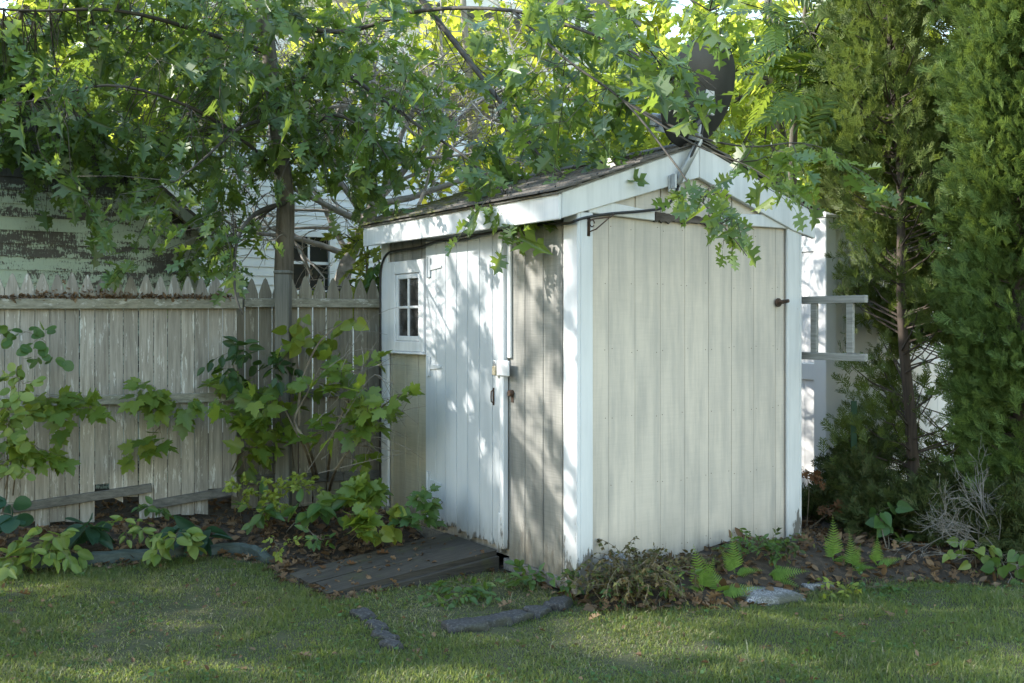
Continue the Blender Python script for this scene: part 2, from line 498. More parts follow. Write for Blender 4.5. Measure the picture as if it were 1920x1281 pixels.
def mint():
    m = NT('peeling_mint_paint')
    g = m.noise(1.0, m.coord((40, 40, 3)), 5)
    wood = m.mix(g, (.045, .045, .043), (.12, .115, .105))
    vst = m.noise(1.0, m.coord((90, 90, 6)), 3)
    pc = m.mix(m.ramp(vst, [(.55, 0), (.8, .6)]), (.42, .52, .435), (.20, .25, .21))
    fl = m.math('ADD', m.math('MULTIPLY', m.noise(1.0, m.coord((2.6, 2.6, 11.0)), 8, .7), .54), m.math('MULTIPLY', m.noise(1.0, m.coord((75, 75, 20)), 5, .75), .46))
    rn = m.n('NewGeometry').outputs['Random Per Island']
    z = m.sepz(m.coord(), 2)
    hi = m.math('MULTIPLY', m.math('SUBTRACT', z, 2.60), .8, True)
    k = m.math('ADD', m.math('ADD', fl, m.math('MULTIPLY', m.math('SUBTRACT', rn, .5), .12)), hi)
    mask = m.ramp(k, [(.50, 0), (.53, 1)])
    return m.done(m.pbr(m.mix(mask, pc, wood), .7, m.math('SUBTRACT', g, mask), .4, .004))
M['mint'] = mint()
M['mint_trim'] = paint_mat('mint_trim_paint', (.30, .35, .29), (.16, .18, .16), (.09, .09, .085), .6, .42, 0)
M['house'] = simple_mat('house_siding_paint', (.66, .68, .70), (.74, .76, .78), 3, .55)
M['vinyl'] = simple_mat('white_vinyl', (.74, .74, .75), (.80, .80, .81), 2, .35, bstr=.03)
M['glass'] = NT('window_glass')
_g = M['glass']; M['glass'] = _g.done(_g.pbr((.02, .022, .025), .06, **{'Specular_IOR_Level': .6}))
M['paneglass'] = NT('shed_glass'); _g = M['paneglass']
M['paneglass'] = _g.done(_g.pbr(_g.ramp(_g.noise(7, _g.coord(), 5), [(.4, (.012, .012, .012)), (.75, (.10, .10, .10))]), .12))
M['dark'] = simple_mat('dark_interior', (.02, .02, .02), (.03, .03, .03))
M['blackcable'] = simple_mat('black_cable_rubber', (.012, .012, .013), (.02, .02, .022), 20, .5)
M['iron'] = simple_mat('rusty_iron', (.03, .025, .022), (.12, .06, .035), 40, .7)
M['galv'] = simple_mat('galvanised_steel', (.36, .38, .41), (.50, .52, .55), 12, .45, .35)
M['dish'] = simple_mat('dark_grey_dish_paint', (.022, .023, .026), (.042, .043, .048), 6, .5)
M['brass'] = simple_mat('tarnished_brass', (.25, .22, .15), (.55, .52, .42), 60, .45, .5)
M['ladder'] = wood_mat('grey_ladder_wood', (.17, .17, .16), (.42, .42, .41), (50, 3, 50), var=.15)
M['stake'] = simple_mat('green_enamel', (.02, .07, .035), (.03, .09, .05), 10, .5)
M['granite'] = NT('speckled_granite'); _g = M['granite']
_v = _g.noise(110, _g.coord(), 3, .8)
M['granite'] = _g.done(_g.pbr(_g.mix(_g.ramp(_g.noise(5, _g.coord(), 4), [(.42, 0), (.62, .9)]), _g.ramp(_v, [(.35, (.06, .06, .065)), (.5, (.20, .20, .21)), (.65, (.48, .48, .49))]), (.06, .06, .035)), .75, _v, .5, .004))
M['asphalt'] = NT('broken_asphalt'); _g = M['asphalt']
_v = _g.noise(70, _g.coord(), 4, .8)
M['asphalt'] = _g.done(_g.pbr(_g.mix(_g.ramp(_g.noise(4, _g.coord(), 5), [(.5, 0), (.72, .7)]), _g.ramp(_v, [(.35, (.015, .015, .016)), (.55, (.05, .05, .052)), (.78, (.20, .20, .20))]), (.05, .055, .025)), .85, _v, .6, .006))
M['edging'] = wood_mat('damp_edging', (.03, .045, .04), (.10, .13, .12), (3, 30, 30), moss=(.06, .07, .02), moss_amt=0)

def shingle():
    m = NT('asphalt_shingle')
    n = m.noise(60, m.coord(), 3, .7)
    rn = m.n('NewGeometry').outputs['Random Per Island']
    c = m.mix(n, (.06, .055, .05), (.20, .185, .17))
    c = m.mix(m.math('MULTIPLY', rn, .6), c, (.045, .04, .036))
    y = m.sepz(m.coord(), 1)
    mo = m.noise(7, m.coord(), 6, .75)
    k = m.math('ADD', mo, m.math('MULTIPLY', m.math('SUBTRACT', y, 1.0), .10))
    c = m.mix(m.ramp(k, [(.55, 0), (.64, .9)]), c, (.10, .105, .025))
    return m.done(m.pbr(c, .9, n, .8, .01))
M['shingle'] = shingle()
M['bark_oak'] = wood_mat('oak_bark', (.07, .06, .048), (.22, .195, .16), (25, 25, 3), moss=(.07, .08, .04), moss_amt=-.02, var=0)
M['bark_twig'] = simple_mat('dark_twig_bark', (.035, .03, .024), (.09, .08, .065), 12, .8)
M['bark_light'] = wood_mat('light_bark', (.16, .14, .115), (.40, .36, .31), (45, 45, 4), var=0)
M['bark_bare'] = simple_mat('pale_bare_bark', (.22, .20, .18), (.42, .39, .36), 14, .85)
M['bark_cedar'] = wood_mat('cedar_bark', (.035, .026, .02), (.11, .08, .06), (50, 50, 3), var=0)
M['deadtwig'] = simple_mat('grey_dead_twig', (.13, .12, .105), (.27, .25, .23), 20, .85)
M['stem'] = simple_mat('brown_stem', (.09, .07, .05), (.20, .17, .12), 12, .8)
M['strawstem'] = simple_mat('pale_stem', (.25, .23, .16), (.40, .37, .28), 12, .8)

M['oak'] = leaf_mat('oak_leaf', [(.022, .058, .032), (.042, .098, .052), (.068, .13, .068), (.055, .12, .04), (.07, .14, .036), (.14, .20, .035)], (.36, .50, .06), .36, .36, .6)
M['bgleaf'] = leaf_mat('sunlit_leaf', [(.05, .09, .02), (.09, .14, .025), (.15, .19, .03)], (.80, .85, .10), .66, .45)
M['bgleaf2'] = leaf_mat('yellowing_leaf', [(.05, .09, .02), (.10, .15, .025), (.18, .21, .035)], (.66, .76, .10), .62, .45)
M['ailanthus'] = leaf_mat('ailanthus_leaf', [(.03, .075, .018), (.05, .10, .022), (.08, .13, .03)], (.36, .47, .05), .42, .4)
M['cedar'] = leaf_mat('cedar_spray', [(.03, .058, .014), (.065, .105, .022), (.105, .155, .035), (.14, .17, .05)], (.26, .34, .06), .3, .6, .3, .5)
M['cedar_bright'] = leaf_mat('bright_cedar_spray', [(.028, .055, .016), (.065, .125, .03), (.115, .185, .045), (.15, .21, .06)], (.26, .36, .06), .3, .6, .3, .45)
M['cedar_olive'] = leaf_mat('olive_cedar_spray', [(.045, .07, .02), (.08, .11, .03), (.125, .15, .045)], (.34, .36, .08), .3, .6, .3, .4)
M['yew'] = leaf_mat('dark_low_spray', [(.022, .042, .012), (.045, .075, .02), (.075, .11, .03), (.10, .10, .04)], (.10, .16, .03), .2, .6, .3, .4)
M['maple'] = leaf_mat('maple_leaf', [(.035, .085, .018), (.065, .13, .024), (.11, .18, .03), (.16, .21, .035)], (.40, .52, .05), .40, .45)
M['maple_yellow'] = leaf_mat('yellow_green_maple_leaf', [(.06, .12, .02), (.11, .17, .025), (.17, .21, .03)], (.5, .58, .06), .4, .5)
M['viburnum'] = leaf_mat('dark_oval_leaf', [(.014, .04, .012), (.022, .058, .015), (.035, .075, .02)], (.15, .26, .03), .3, .45)
M['lime'] = leaf_mat('yellow_green_leaf', [(.10, .16, .022), (.17, .23, .03), (.26, .29, .05)], (.5, .55, .07), .35, .5)
M['hosta'] = leaf_mat('light_green_leaf', [(.07, .14, .03), (.12, .19, .035), (.20, .25, .06)], (.4, .5, .07), .3, .5)
M['bluegreen'] = leaf_mat('blue_green_leaf', [(.015, .050, .030), (.022, .065, .038), (.030, .078, .045)], (.10, .22, .06), .25, .5)
M['green'] = leaf_mat('mid_green_leaf', [(.03, .08, .02), (.045, .105, .025), (.07, .135, .035)], (.3, .42, .05), .3, .5)
M['fern'] = leaf_mat('fern_frond', [(.09, .18, .035), (.12, .22, .045), (.15, .25, .05)], (.4, .55, .08), .35, .5, .3, .2)
M['deadleaf'] = leaf_mat('brown_dead_leaf', [(.06, .035, .018), (.13, .075, .035), (.24, .16, .09), (.10, .07, .045)], (.3, .15, .06), .15, .7, .3)
M['rustleaf'] = leaf_mat('rust_dead_leaf', [(.10, .045, .018), (.17, .075, .025), (.06, .035, .02)], (.35, .16, .05), .2, .7, .3)
M['deadfern'] = leaf_mat('reddish_dead_fern', [(.04, .03, .018), (.07, .045, .025), (.06, .08, .02), (.13, .075, .04), (.08, .10, .025)], (.2, .13, .05), .15, .7, .3)

# ------------------------------------------------------------------ world, sun, camera
w = bpy.data.worlds.new('World'); scn.world = w; w.use_nodes = True
nt = w.node_tree; nt.nodes.clear()
sky = nt.nodes.new('ShaderNodeTexSky'); sky.sky_type = 'NISHITA'; sky.sun_disc = False
sky.sun_elevation = SUN_EL; sky.sun_rotation = math.atan2(SUN.x, SUN.y)
sky.air_density = 1.7; sky.dust_density = 0.4; sky.ozone_density = 1.0
bg = nt.nodes.new('ShaderNodeBackground'); bg.inputs[1].default_value = 0.58
ow = nt.nodes.new('ShaderNodeOutputWorld')
nt.links.new(sky.outputs[0], bg.inputs[0]); nt.links.new(bg.outputs[0], ow.inputs[0])
sl = bpy.data.lights.new('sun', 'SUN'); sl.energy = 10.0; sl.angle = R(.5); sl.color = (1, .94, .84)
so = bpy.data.objects.new('sun', sl); col.objects.link(so)
so.rotation_euler = SUN.to_track_quat('Z', 'Y').to_euler(); so.location = SUN * 30
cd = bpy.data.cameras.new('camera'); cam = bpy.data.objects.new('camera', cd); col.objects.link(cam)
cam.location = (0, 0, CAMZ); cam.rotation_euler = (R(90), 0, 0)
cd.sensor_width = 36; cd.lens = F / 1920 * 36; cd.shift_y = -(640.5 - HOR) / 1920; cd.clip_end = 2000; cd.clip_start = .05
scn.camera = cam
scn.view_settings.view_transform = 'Standard'; scn.view_settings.look = 'None'
scn.view_settings.exposure = 0; scn.view_settings.gamma = 1
scn.cycles.use_adaptive_sampling = False; scn.cycles.use_denoising = True; scn.cycles.sample_clamp_indirect = 3
scn.cycles.max_bounces = 8; scn.cycles.diffuse_bounces = 4; scn.cycles.glossy_bounces = 3; scn.cycles.transmission_bounces = 5

# ------------------------------------------------------------------ ground sheet
def build_ground():
    fx = np.concatenate([[-600, -200, -60, -25, -14, -9], np.arange(-6, 6.01, .08), [9, 14, 25, 60, 200, 600]])
    fy = np.concatenate([[-600, -150, -40, -10, 0, 2.5], np.arange(3.6, 10.0, .08), [11, 13, 16, 20, 30, 60, 200, 900]])
    X, Y = np.meshgrid(fx, fy)
    Z = gz(X, Y)
    nb = rng.normal(size=Z.shape) * .004
    Z = Z + nb * ((X > -6) & (X < 6) & (Y > 3.5) & (Y < 10))
    v = np.stack([X, Y, Z], -1).reshape(-1, 3)
    ny, nx = X.shape
    i = np.arange(ny - 1)[:, None] * nx + np.arange(nx - 1)[None]
    q = np.stack([i, i + 1, i + nx + 1, i + nx], -1).reshape(-1)
    m = NT('soil_and_turf')
    at_ = m.n('Attribute'); at_.attribute_name = 'bed'
    soiln = m.noise(22, m.coord(), 6, .75)
    soil = m.ramp(soiln, [(.3, (.018, .014, .010)), (.55, (.06, .045, .032)), (.8, (.14, .105, .075))])
    tn = m.noise(3, m.coord(), 5)
    turf = m.mix(tn, (.035, .05, .016), (.085, .08, .035))
    tf = m.noise(35, m.coord(), 4)
    turf = m.mix(m.ramp(tf, [(.5, 0), (.75, .7)]), turf, (.10, .08, .05))
    c = m.mix(at_.outputs['Fac'], turf, soil)
    mat = m.done(m.pbr(c, .95, soiln, .8, .02))
    o = np_mesh('ground', v, np.full(len(q) // 4, 4), q, mat, smooth=True)
    bed = sstep(-.05, .12, Y - yb(X)).astype(np.float32).ravel()
    a = o.data.attributes.new('bed', 'FLOAT', 'POINT'); a.data.foreach_set('value', bed)
    tag(o, kind='structure')
build_ground()

# ------------------------------------------------------------------ lawn
BARE = [(onground(340, 1155), .45, .8), (onground(800, 1145), .30, .75), (onground(960, 1110), .28, .7), (onground(250, 1215), .3, .6), (onground(320, 1100), .5, .4), (onground(1100, 1215), .35, .5)]
def build_lawn():
    n = 330000
    Y = np.sqrt(rng.random(n) * (7.5 ** 2 - 4.1 ** 2) + 4.1 ** 2)
    x = (rng.random(n) - .5) * (Y * 1.02 + .3)
    d = Y - yb(x)
    keep = (d < rng.normal(size=n) * .05 - .01)
    # ramp strip stays free
    lx = (x - P0.x) * U.x + (Y - P0.y) * U.y; ly = (x - P0.x) * V.x + (Y - P0.y) * V.y
    keep &= ~((lx > -1.22) & (lx < 0.05) & (ly > .80))
    keep &= ~((lx > -.03) & (ly > -.04))
    dry = np.zeros(n)
    for c, r, s in BARE:
        dd = np.hypot(x - c.x, (Y - c.y) * .8) / r
        dry = np.maximum(dry, s * np.exp(-dd ** 2))
    patch = np.sin(x * 2.3 + 1) * np.sin(Y * 3.1 + x) * .5 + np.sin(x * 6.1 - Y * 4.7) * .3
    nz = np.array([mnoise.noise(Vector((a * 3.2, b * 3.2, .5))) + .6 * mnoise.noise(Vector((a * 9, b * 9, 4.5))) for a, b in zip(x, Y)])
    dry = np.clip(dry + .5 * np.clip(nz - .15, 0, 1), 0, 1)
    dens = np.clip(.85 - .75 * dry + .45 * nz, .10, 1)
    keep &= rng.random(n) < dens
    nz = nz[keep]
    x, Y, dry, patch, ly, lx = x[keep], Y[keep], dry[keep], patch[keep], ly[keep], lx[keep]
    n = len(x)
    h = rng.uniform(.012, .036, n) * (1 + .3 * patch + .5 * nz) * (1 - .45 * dry)
    long_ = rng.random(n) < .03
    h[long_] *= 1.9
    a = rng.random(n) * 2 * np.pi
    lean = rng.uniform(.2, 1.2, n) + dry * .8
    dx, dy = np.cos(a), np.sin(a)
    b = a + np.pi / 2 + rng.normal(size=n) * .5
    wd = rng.uniform(.0016, .0030, n)
    wx, wy = np.cos(b) * wd, np.sin(b) * wd
    z = gz(x, Y) - .003
    v = np.zeros((n, 5, 3))
    v[:, 0] = np.stack([x - wx, Y - wy, z], 1); v[:, 1] = np.stack([x + wx, Y + wy, z], 1)
    mx, my, mz = x + dx * lean * h * .35, Y + dy * lean * h * .35, z + h * .62
    v[:, 2] = np.stack([mx + wx * .8, my + wy * .8, mz], 1); v[:, 3] = np.stack([mx - wx * .8, my - wy * .8, mz], 1)
    v[:, 4] = np.stack([x + dx * lean * h * .95, Y + dy * lean * h * .95, z + h * np.clip(1.05 - .25 * lean, .45, 1)], 1)
    loops = (np.array([0, 1, 2, 3, 3, 2, 4])[None] + (np.arange(n) * 5)[:, None]).ravel()
    m = NT('grass_blade')
    g = m.n('NewGeometry').outputs['Random Per Island']
    c = m.ramp(g, [(0, (.015, .038, .010)), (.45, (.034, .070, .016)), (.8, (.060, .102, .025)), (1, (.11, .135, .042))])
    da = m.n('Attribute'); da.attribute_name = 'dry'
    straw = m.ramp(g, [(0, (.08, .07, .035)), (.5, (.20, .17, .10)), (1, (.36, .32, .22))])
    c = m.mix(da.outputs['Fac'], c, straw)
    big = m.noise(.9, m.coord(), 3)
    c = m.mix(m.ramp(big, [(.4, 0), (.7, .45)]), c, (.09, .10, .02))
    p = m.pbr(c, .55); t = m.n('BsdfTranslucent'); t.inputs[0].default_value = (.50, .60, .14, 1)
    mat = m.done(m.n('MixShader', None, i0=.34, i1=p, i2=t))
    o = np_mesh('lawn_grass', v.reshape(-1, 3), np.tile([4, 3], n), loops, mat)
    isdry = (rng.random(n) < np.clip(.05 + dry * .75, 0, .9)).astype(np.float32)
    at_ = o.data.attributes.new('dry', 'FLOAT', 'POINT'); at_.data.foreach_set('value', np.repeat(isdry, 5))
    tag(o, 'short patchy lawn grass with dry straw patches', 'grass', kind='stuff')
build_lawn()

# clover and tiny broad-leaved weeds in the lawn
def build_clover():
    n = 5200
    Y = rng.uniform(4.3, 7.4, n); x = (rng.random(n) - .5) * (Y * 1.0)
    nz = np.array([mnoise.noise(Vector((a * 1.7, b * 1.7, 9.5))) for a, b in zip(x, Y)])
    k = (Y < yb(x) - .04) & (nz > .02)
    x, Y = x[k], Y[k]; n = len(x)
    pos = np.stack([x, Y, gz(x, Y) + rng.uniform(.012, .032, n)], 1)
    tip = rnd_unit(n); tip[:, 2] *= .25
    nr = np.tile([0, 0, 1.0], (n, 1)) + rng.normal(size=(n, 3)) * .25
    o = leaf_cloud('clover', [ROUND, TINY, OVAL], pos, tip, nr, rng.uniform(.012, .028, n), M['green'])
    tag(o, 'clover and tiny broad-leaved weeds scattered through the lawn', 'clover', kind='stuff')
build_clover()

# leaf litter of the beds
def build_litter():
    n = 19000
    Y = rng.uniform(4.2, 9.2, n); x = (rng.random(n) - .5) * (Y * 1.1)
    d = Y - yb(x)
    lx = (x - P0.x) * U.x + (Y - P0.y) * U.y; ly = (x - P0.x) * V.x + (Y - P0.y) * V.y
    k = ((d > -.06) | ((d > -2.6) & (rng.random(n) < .05))) & ~((lx > -.02) & (lx < 1.86) & (ly > -.02) & (ly < 2.6))
    onr = (lx > -1.2) & (lx < -.06) & (ly > .82) & (ly < 1.5)
    k |= onr
    k &= ~((lx > -1.2) & (lx < .02) & (ly > .78) & (ly < 1.55)) | (onr & (rng.random(n) < .22))
    k &= (x > -1.7) | (Y < 8.35 + .315 * (x + 1.04)) | (rng.random(n) < .3)
    x, Y = x[k], Y[k]; n = len(x); onr = onr[k]; lx = lx[k]
    G0 = np.where(onr, .016 + (lx + .045) / 1.175 * .11, gz(x, Y))
    pos = np.stack([x, Y, G0 + np.where(onr, .004, np.where(Y < yb(x) - .06, rng.uniform(.01, .03, n), rng.uniform(.0, .03, n)))], 1)
    tip = rnd_unit(n); tip[:, 2] *= .35
    nr = np.tile([0, 0, 1.0], (n, 1)) + rng.normal(size=(n, 3)) * .5
    m_ = 900      # debris caught on the top rail of the picket fence
    fs = rng.uniform(-3.5, -1.2, m_); b0 = np.array([-1.04, 8.65, 0]); fd = np.array([1, .315, 0]) / math.hypot(1, .315); fn = np.array([.315, -1, 0]) / math.hypot(1, .315)
    fp = b0 + fd * fs[:, None] + fn * (.10 + rng.uniform(.0, .045, m_))[:, None]
    fp[:, 2] = 1.625 + .02 * (fs + 4.6) / 3.5 + .040 + np.abs(rng.normal(size=m_)) * .018 * (1 + np.sin(fs * 5) * .6)
    pos = np.concatenate([pos, fp]); tip = np.concatenate([tip, rnd_unit(m_)]); nr = np.concatenate([nr, rng.normal(size=(m_, 3)) + np.array([0, -.5, 1])])
    x = np.concatenate([x, fp[:, 0]]); Y = np.concatenate([Y, np.full(m_, -9.0)]); onr = np.concatenate([onr, np.zeros(m_, bool)]); n += m_
    o = leaf_cloud('leaf_litter', [OAK_LO, TINY, OVAL, OAKS[3]], pos, tip, nr, np.where((Y < yb(x) - .06) | onr, rng.uniform(.015, .04, n), rng.uniform(.03, .08, n)), M['deadleaf'])
    tag(o, 'brown dead leaf litter over the beds, lawn, ramp and fence rail', 'leaf litter', kind='stuff')
build_litter()

# ================================================================== SHED
W, L = 1.83, 2.55
shed = thing('garden_shed', 'small white wooden garden shed with gable roof and plank door', 'shed', P0, TH)
def sb(mb, name, mat, parent=None, bevel=.0045, smooth=False):
    return mb.build(name, mat, parent or shed, smooth, bevel, world=False)
def planks_x(mb, x0, x1, y0, y1, z0, z1, w, gap=.009, start=None, ztop=None, zb=0.0, gj=0.0):
    """vertical boards side by side along x; recessed grooves show the backing"""
    x = x0 if start is None else start
    while x < x1 - .004:
        a = max(x, x0); b = min(x + w - gap + random.uniform(-gj, gj), x1)
        if b - a > .004:
            zz0 = z0 + random.uniform(-zb, zb)
            if ztop is None:
                mb.box(a, b, y0, y1, zz0, z1)
            else:
                m = .915
                pts = [(a, y0, zz0), (b, y0, zz0), (b, y0, ztop(b))]
                if a < m < b: pts.append((m, y0, ztop(m)))
                pts.append((a, y0, ztop(a)))
                mb.prism(pts, (0, y1 - y0, 0))
        x += w
    pass
def planks_y(mb, y0, y1, x0, x1, z0, z1, w, gap=.009, start=None, zb=0.0):
    y = y0 if start is None else start
    while y < y1 - .004:
        a = max(y, y0); b = min(y + w - gap, y1)
        if b - a > .004:
            mb.box(x0, x1, a, b, z0 + random.uniform(-zb, zb), z1)
        y += w
def roofz(x):            # underside of roof / top of the rake boards
    return 2.256 + .345 * (min(x, 1.83 - x) + .15)
# backing frame (behind the siding) with the window opening
mb = MB()
mb.box(.0, W, .0, .03, -.02, 2.25)
mb.prism([(0, 0.001, 2.25), (W, 0.001, 2.25), (W, 0.001, 2.28), (.915, 0.001, 2.58), (0, 0.001, 2.28)], (0, .03, 0))
mb.box(.0, W, L - .03, L, -.02, 2.25)
mb.box(W - .03, W, .031, L - .031, -.02, 2.25)
mb.box(.0, .03, .031, 1.93, -.02, 2.25); mb.box(0, .03, 2.34, L - .031, -.02, 2.25)
mb.box(0, .03, 1.93, 2.34, -.02, 1.36); mb.box(0, .03, 1.93, 2.34, 1.87, 2.25)
sb(mb, 'wall_frame', M['cream'], bevel=0)
# gable siding
mb = MB(); planks_x(mb, .082, W - .105, -.0032, -.001, .0, 2.135, .203, gap=.0026, start=.02, zb=.006, gj=.0010)
nf0 = len(mb.f)
for i in range(10):
    xx = .02 + i * .203
    for zz in (.12, .52, .93, 1.33, 1.74, 2.08):
        for dx in (.02, .175):
            a, b = xx + dx + random.uniform(-.006, .006), zz + random.uniform(-.015, .015)
            if .09 < a < W - .12 and random.random() < .8:
                mb.add([(a + .0032 * math.cos(t), -.0036, b + .0035 * math.sin(t)) for t in np.linspace(0, 2 * math.pi, 7)[:-1]], [(0, 1, 2, 3, 4, 5)])
gs = sb(mb, 'gable_siding', M['cream'], bevel=0)
gs.data.materials.append(M['iron'])
for pi in range(nf0, len(gs.data.polygons)): gs.data.polygons[pi].material_index = 1
mb = MB(); planks_x(mb, .20, W - .2, -.010, -.0005, 2.14, 2.3, .203, start=.02, ztop=lambda x: roofz(x) - .06)
sb(mb, 'gable_peak_siding', M['cream'], bevel=.002)
# side siding
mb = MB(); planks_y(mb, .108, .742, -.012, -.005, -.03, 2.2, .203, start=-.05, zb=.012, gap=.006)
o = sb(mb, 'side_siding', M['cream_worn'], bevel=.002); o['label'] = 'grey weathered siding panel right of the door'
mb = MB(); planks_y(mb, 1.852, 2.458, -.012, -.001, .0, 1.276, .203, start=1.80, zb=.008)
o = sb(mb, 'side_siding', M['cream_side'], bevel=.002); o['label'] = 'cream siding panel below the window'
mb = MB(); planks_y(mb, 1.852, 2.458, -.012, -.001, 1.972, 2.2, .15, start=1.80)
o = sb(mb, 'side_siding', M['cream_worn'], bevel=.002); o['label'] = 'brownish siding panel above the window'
mb = MB(); planks_y(mb, 0.02, L - .02, W + .001, W + .012, 0, 2.2, .203)
sb(mb, 'side_siding', M['cream'], bevel=.002)
mb = MB(); planks_x(mb, .02, W - .02, L + .001, L + .012, 0, 2.2, .203)
sb(mb, 'rear_siding', M['cream'], bevel=.002)
mb = MB(); mb.prism([(0, L + .0005, 2.21), (W, L + .0005, 2.21), (W, L + .0005, 2.28), (.915, L + .0005, 2.60), (0, L + .0005, 2.28)], (0, .012, 0))
sb(mb, 'rear_gable_siding', M['cream'], bevel=0)
# corner boards
sb(MB().box(-.036, -.0125, -.036, .106, -.05, 2.19), 'corner_board', M['white_low'])
sb(MB().box(-.0122, .080, -.036, -.0125, -.03, 2.15), 'corner_board', M['white_low'])
sb(MB().box(W - .103, W + .014, -.036, -.0125, -.02, 2.15), 'corner_board', M['white'])
sb(MB().box(W + .0145, W + .036, -.036, .08, -.02, 2.15), 'corner_board', M['white'])
sb(MB().box(-.036, -.0125, 2.46, L + .03, -.03, 2.19), 'corner_board', M['white_low'])
sb(MB().box(-.012, .09, L + .0135, L + .034, -.03, 2.19), 'corner_board', M['white'])
sb(MB().box(W - .09, W + .02, L + .0135, L + .034, -.03, 2.19), 'corner_board', M['white'])
# head trim over the door
sb(MB().box(-.022, -.0005, .746, 1.85, 2.103, 2.2), 'door_head', M['white'])
# rake boards
def rake(sgn):
    mb = MB()
    f = (lambda x: x) if sgn < 0 else (lambda x: 1.83 - x)
    hh = .205
    xe = -.155
    pts = [(f(xe), -.047, roofz(xe) - .150), (f(xe), -.047, roofz(xe)), (f(.9145), -.047, roofz(.9145)), (f(.9145), -.047, roofz(.9145) - hh)]
    if sgn > 0:
        pts = [(f(xe), -.049, roofz(xe) - .178), (f(xe), -.049, roofz(xe) - .07), (f(xe + .07), -.049, roofz(xe + .07)), (f(.916), -.049, roofz(.916)), (f(.916), -.049, roofz(.916) - hh), (f(.06), -.049, roofz(.06) - hh)]
    mb.prism(pts, (0, .034, 0))
    return sb(mb, 'rake_board', M['white'])
rake(-1); rake(1)
mb = MB(); mb.prism([(-.15, L + .02, roofz(-.15) - .14), (-.15, L + .02, roofz(-.15)), (.915, L + .02, roofz(.915)), (1.98, L + .02, roofz(-.15)), (1.98, L + .02, roofz(-.15) - .14), (.915, L + .02, roofz(.915) - .14)], (0, .03, 0))
sb(mb, 'rear_rake_board', M['white'])
# eave fascias and soffits
sb(MB().box(-.176, -.156, -.046, L + .06, 2.098, 2.246), 'fascia_board', M['white'])
sb(MB().box(W + .135, W + .155, -.012, L + .018, 2.10, 2.246), 'fascia_board', M['white'])
sb(MB().box(-.155, -.037, -.012, L + .018, 2.192, 2.206), 'soffit', M['cream_worn'])
# trim across the gable, sound at both ends and rotten in the middle
sb(MB().prism([(.05, -.034, 2.150), (.56, -.034, 2.128), (.56, -.034, 2.185), (.20, -.034, 2.222), (.05, -.034, 2.215)], (0, .018, 0)), 'gable_trim', M['white'])
sb(MB().prism([(1.12, -.033, 2.135), (1.80, -.033, 2.135), (1.80, -.033, 2.235), (1.12, -.033, 2.20)], (0, .017, 0)), 'gable_trim', M['white'])
mb = MB()
top = [(1.119 - i * .02, -.026, 2.178 + random.uniform(-.012, .012)) for i in range(28)]
bot = [(.561 + i * .02, -.026, 2.128 + random.uniform(-.014, .008)) for i in range(28)]
mb.prism(bot + top, (0, .014, 0))
o = sb(mb, 'rotten_trim', M['rotten'], bevel=0); o['label'] = 'dark rotten middle of the gable trim board'
sb(MB().prism([(1.03, -.034, 2.205), (1.10, -.034, 2.205), (1.17, -.034, 2.385), (1.11, -.034, 2.405)], (0, .020, 0)), 'gable_batten', M['white'])
# roof
for sgn in (-1, 1):
    mb = MB()
    f = (lambda x: x) if sgn < 0 else (lambda x: 1.83 - x)
    sl_ = math.hypot(1, .345); run = 1.10
    mb.prism([(f(-.19), -.055, roofz(-.19) + .002), (f(.9148), -.055, roofz(.915) + .002), (f(.9148), -.055, roofz(.915) + .014), (f(-.19), -.055, roofz(-.19) + .014)], (0, L + .13, 0))
    sb(mb, 'roof_deck', M['beam'], bevel=0)
    mb = MB()
    nc = 9
    for i in range(nc):
        xa = -.205 + i * (1.12 / nc); xb = min(xa + 1.12 / nc + .05, .9148)
        y = -.075 - random.uniform(0, .15)
        while y < L + .09:
            y2 = y + random.uniform(.16, .34)
            a, b = max(y, -.072), min(y2 - .006, L + .09)
            if b - a > .02:
                j = random.uniform(-.012, .008); lf = random.uniform(.001, .006)
                p = [(f(xa + j), a, roofz(xa + j) + .022 + lf), (f(xb), a, roofz(xb) + .0165), (f(xb), a, roofz(xb) + .0215), (f(xa + j), a, roofz(xa + j) + .034 + lf)]
                mb.prism(p, (0, b - a, 0))
            y = y2
    sb(mb, 'roof_shingles', M['shingle'], bevel=0)
mb = MB()
y = -.075
while y < L + .07:
    for sgn in (-1, 1):
        f = (lambda x: x) if sgn < 0 else (lambda x: 1.83 - x)
        mb.prism([(f(.78), y, roofz(.78) + .036), (f(.9149), y, roofz(.915) + .034), (f(.9149), y, roofz(.915) + .044), (f(.78), y, roofz(.78) + .042)], (0, .19, 0))
    y += .2
sb(mb, 'ridge_cap', M['shingle'], bevel=0)
# door jamb and stop boards
sb(MB().box(-.052, -.0125, .748, .792, .03, 2.10), 'door_jamb', M['white_low'])
sb(MB().box(-.038, -.0005, .793, .826, .01, 2.10), 'door_jamb', M['door'])
sb(MB().box(-.030, -.0125, .700, .7465, 1.27, 2.12), 'jamb_trim', M['white'])
sb(MB().box(-.066, -.0525, .746, .80, 1.86, 2.10), 'head_block', M['white'])
sb(MB().box(-.045, -.0005, .793, .827, .0, .26), 'jamb_foot', M['white_low'])
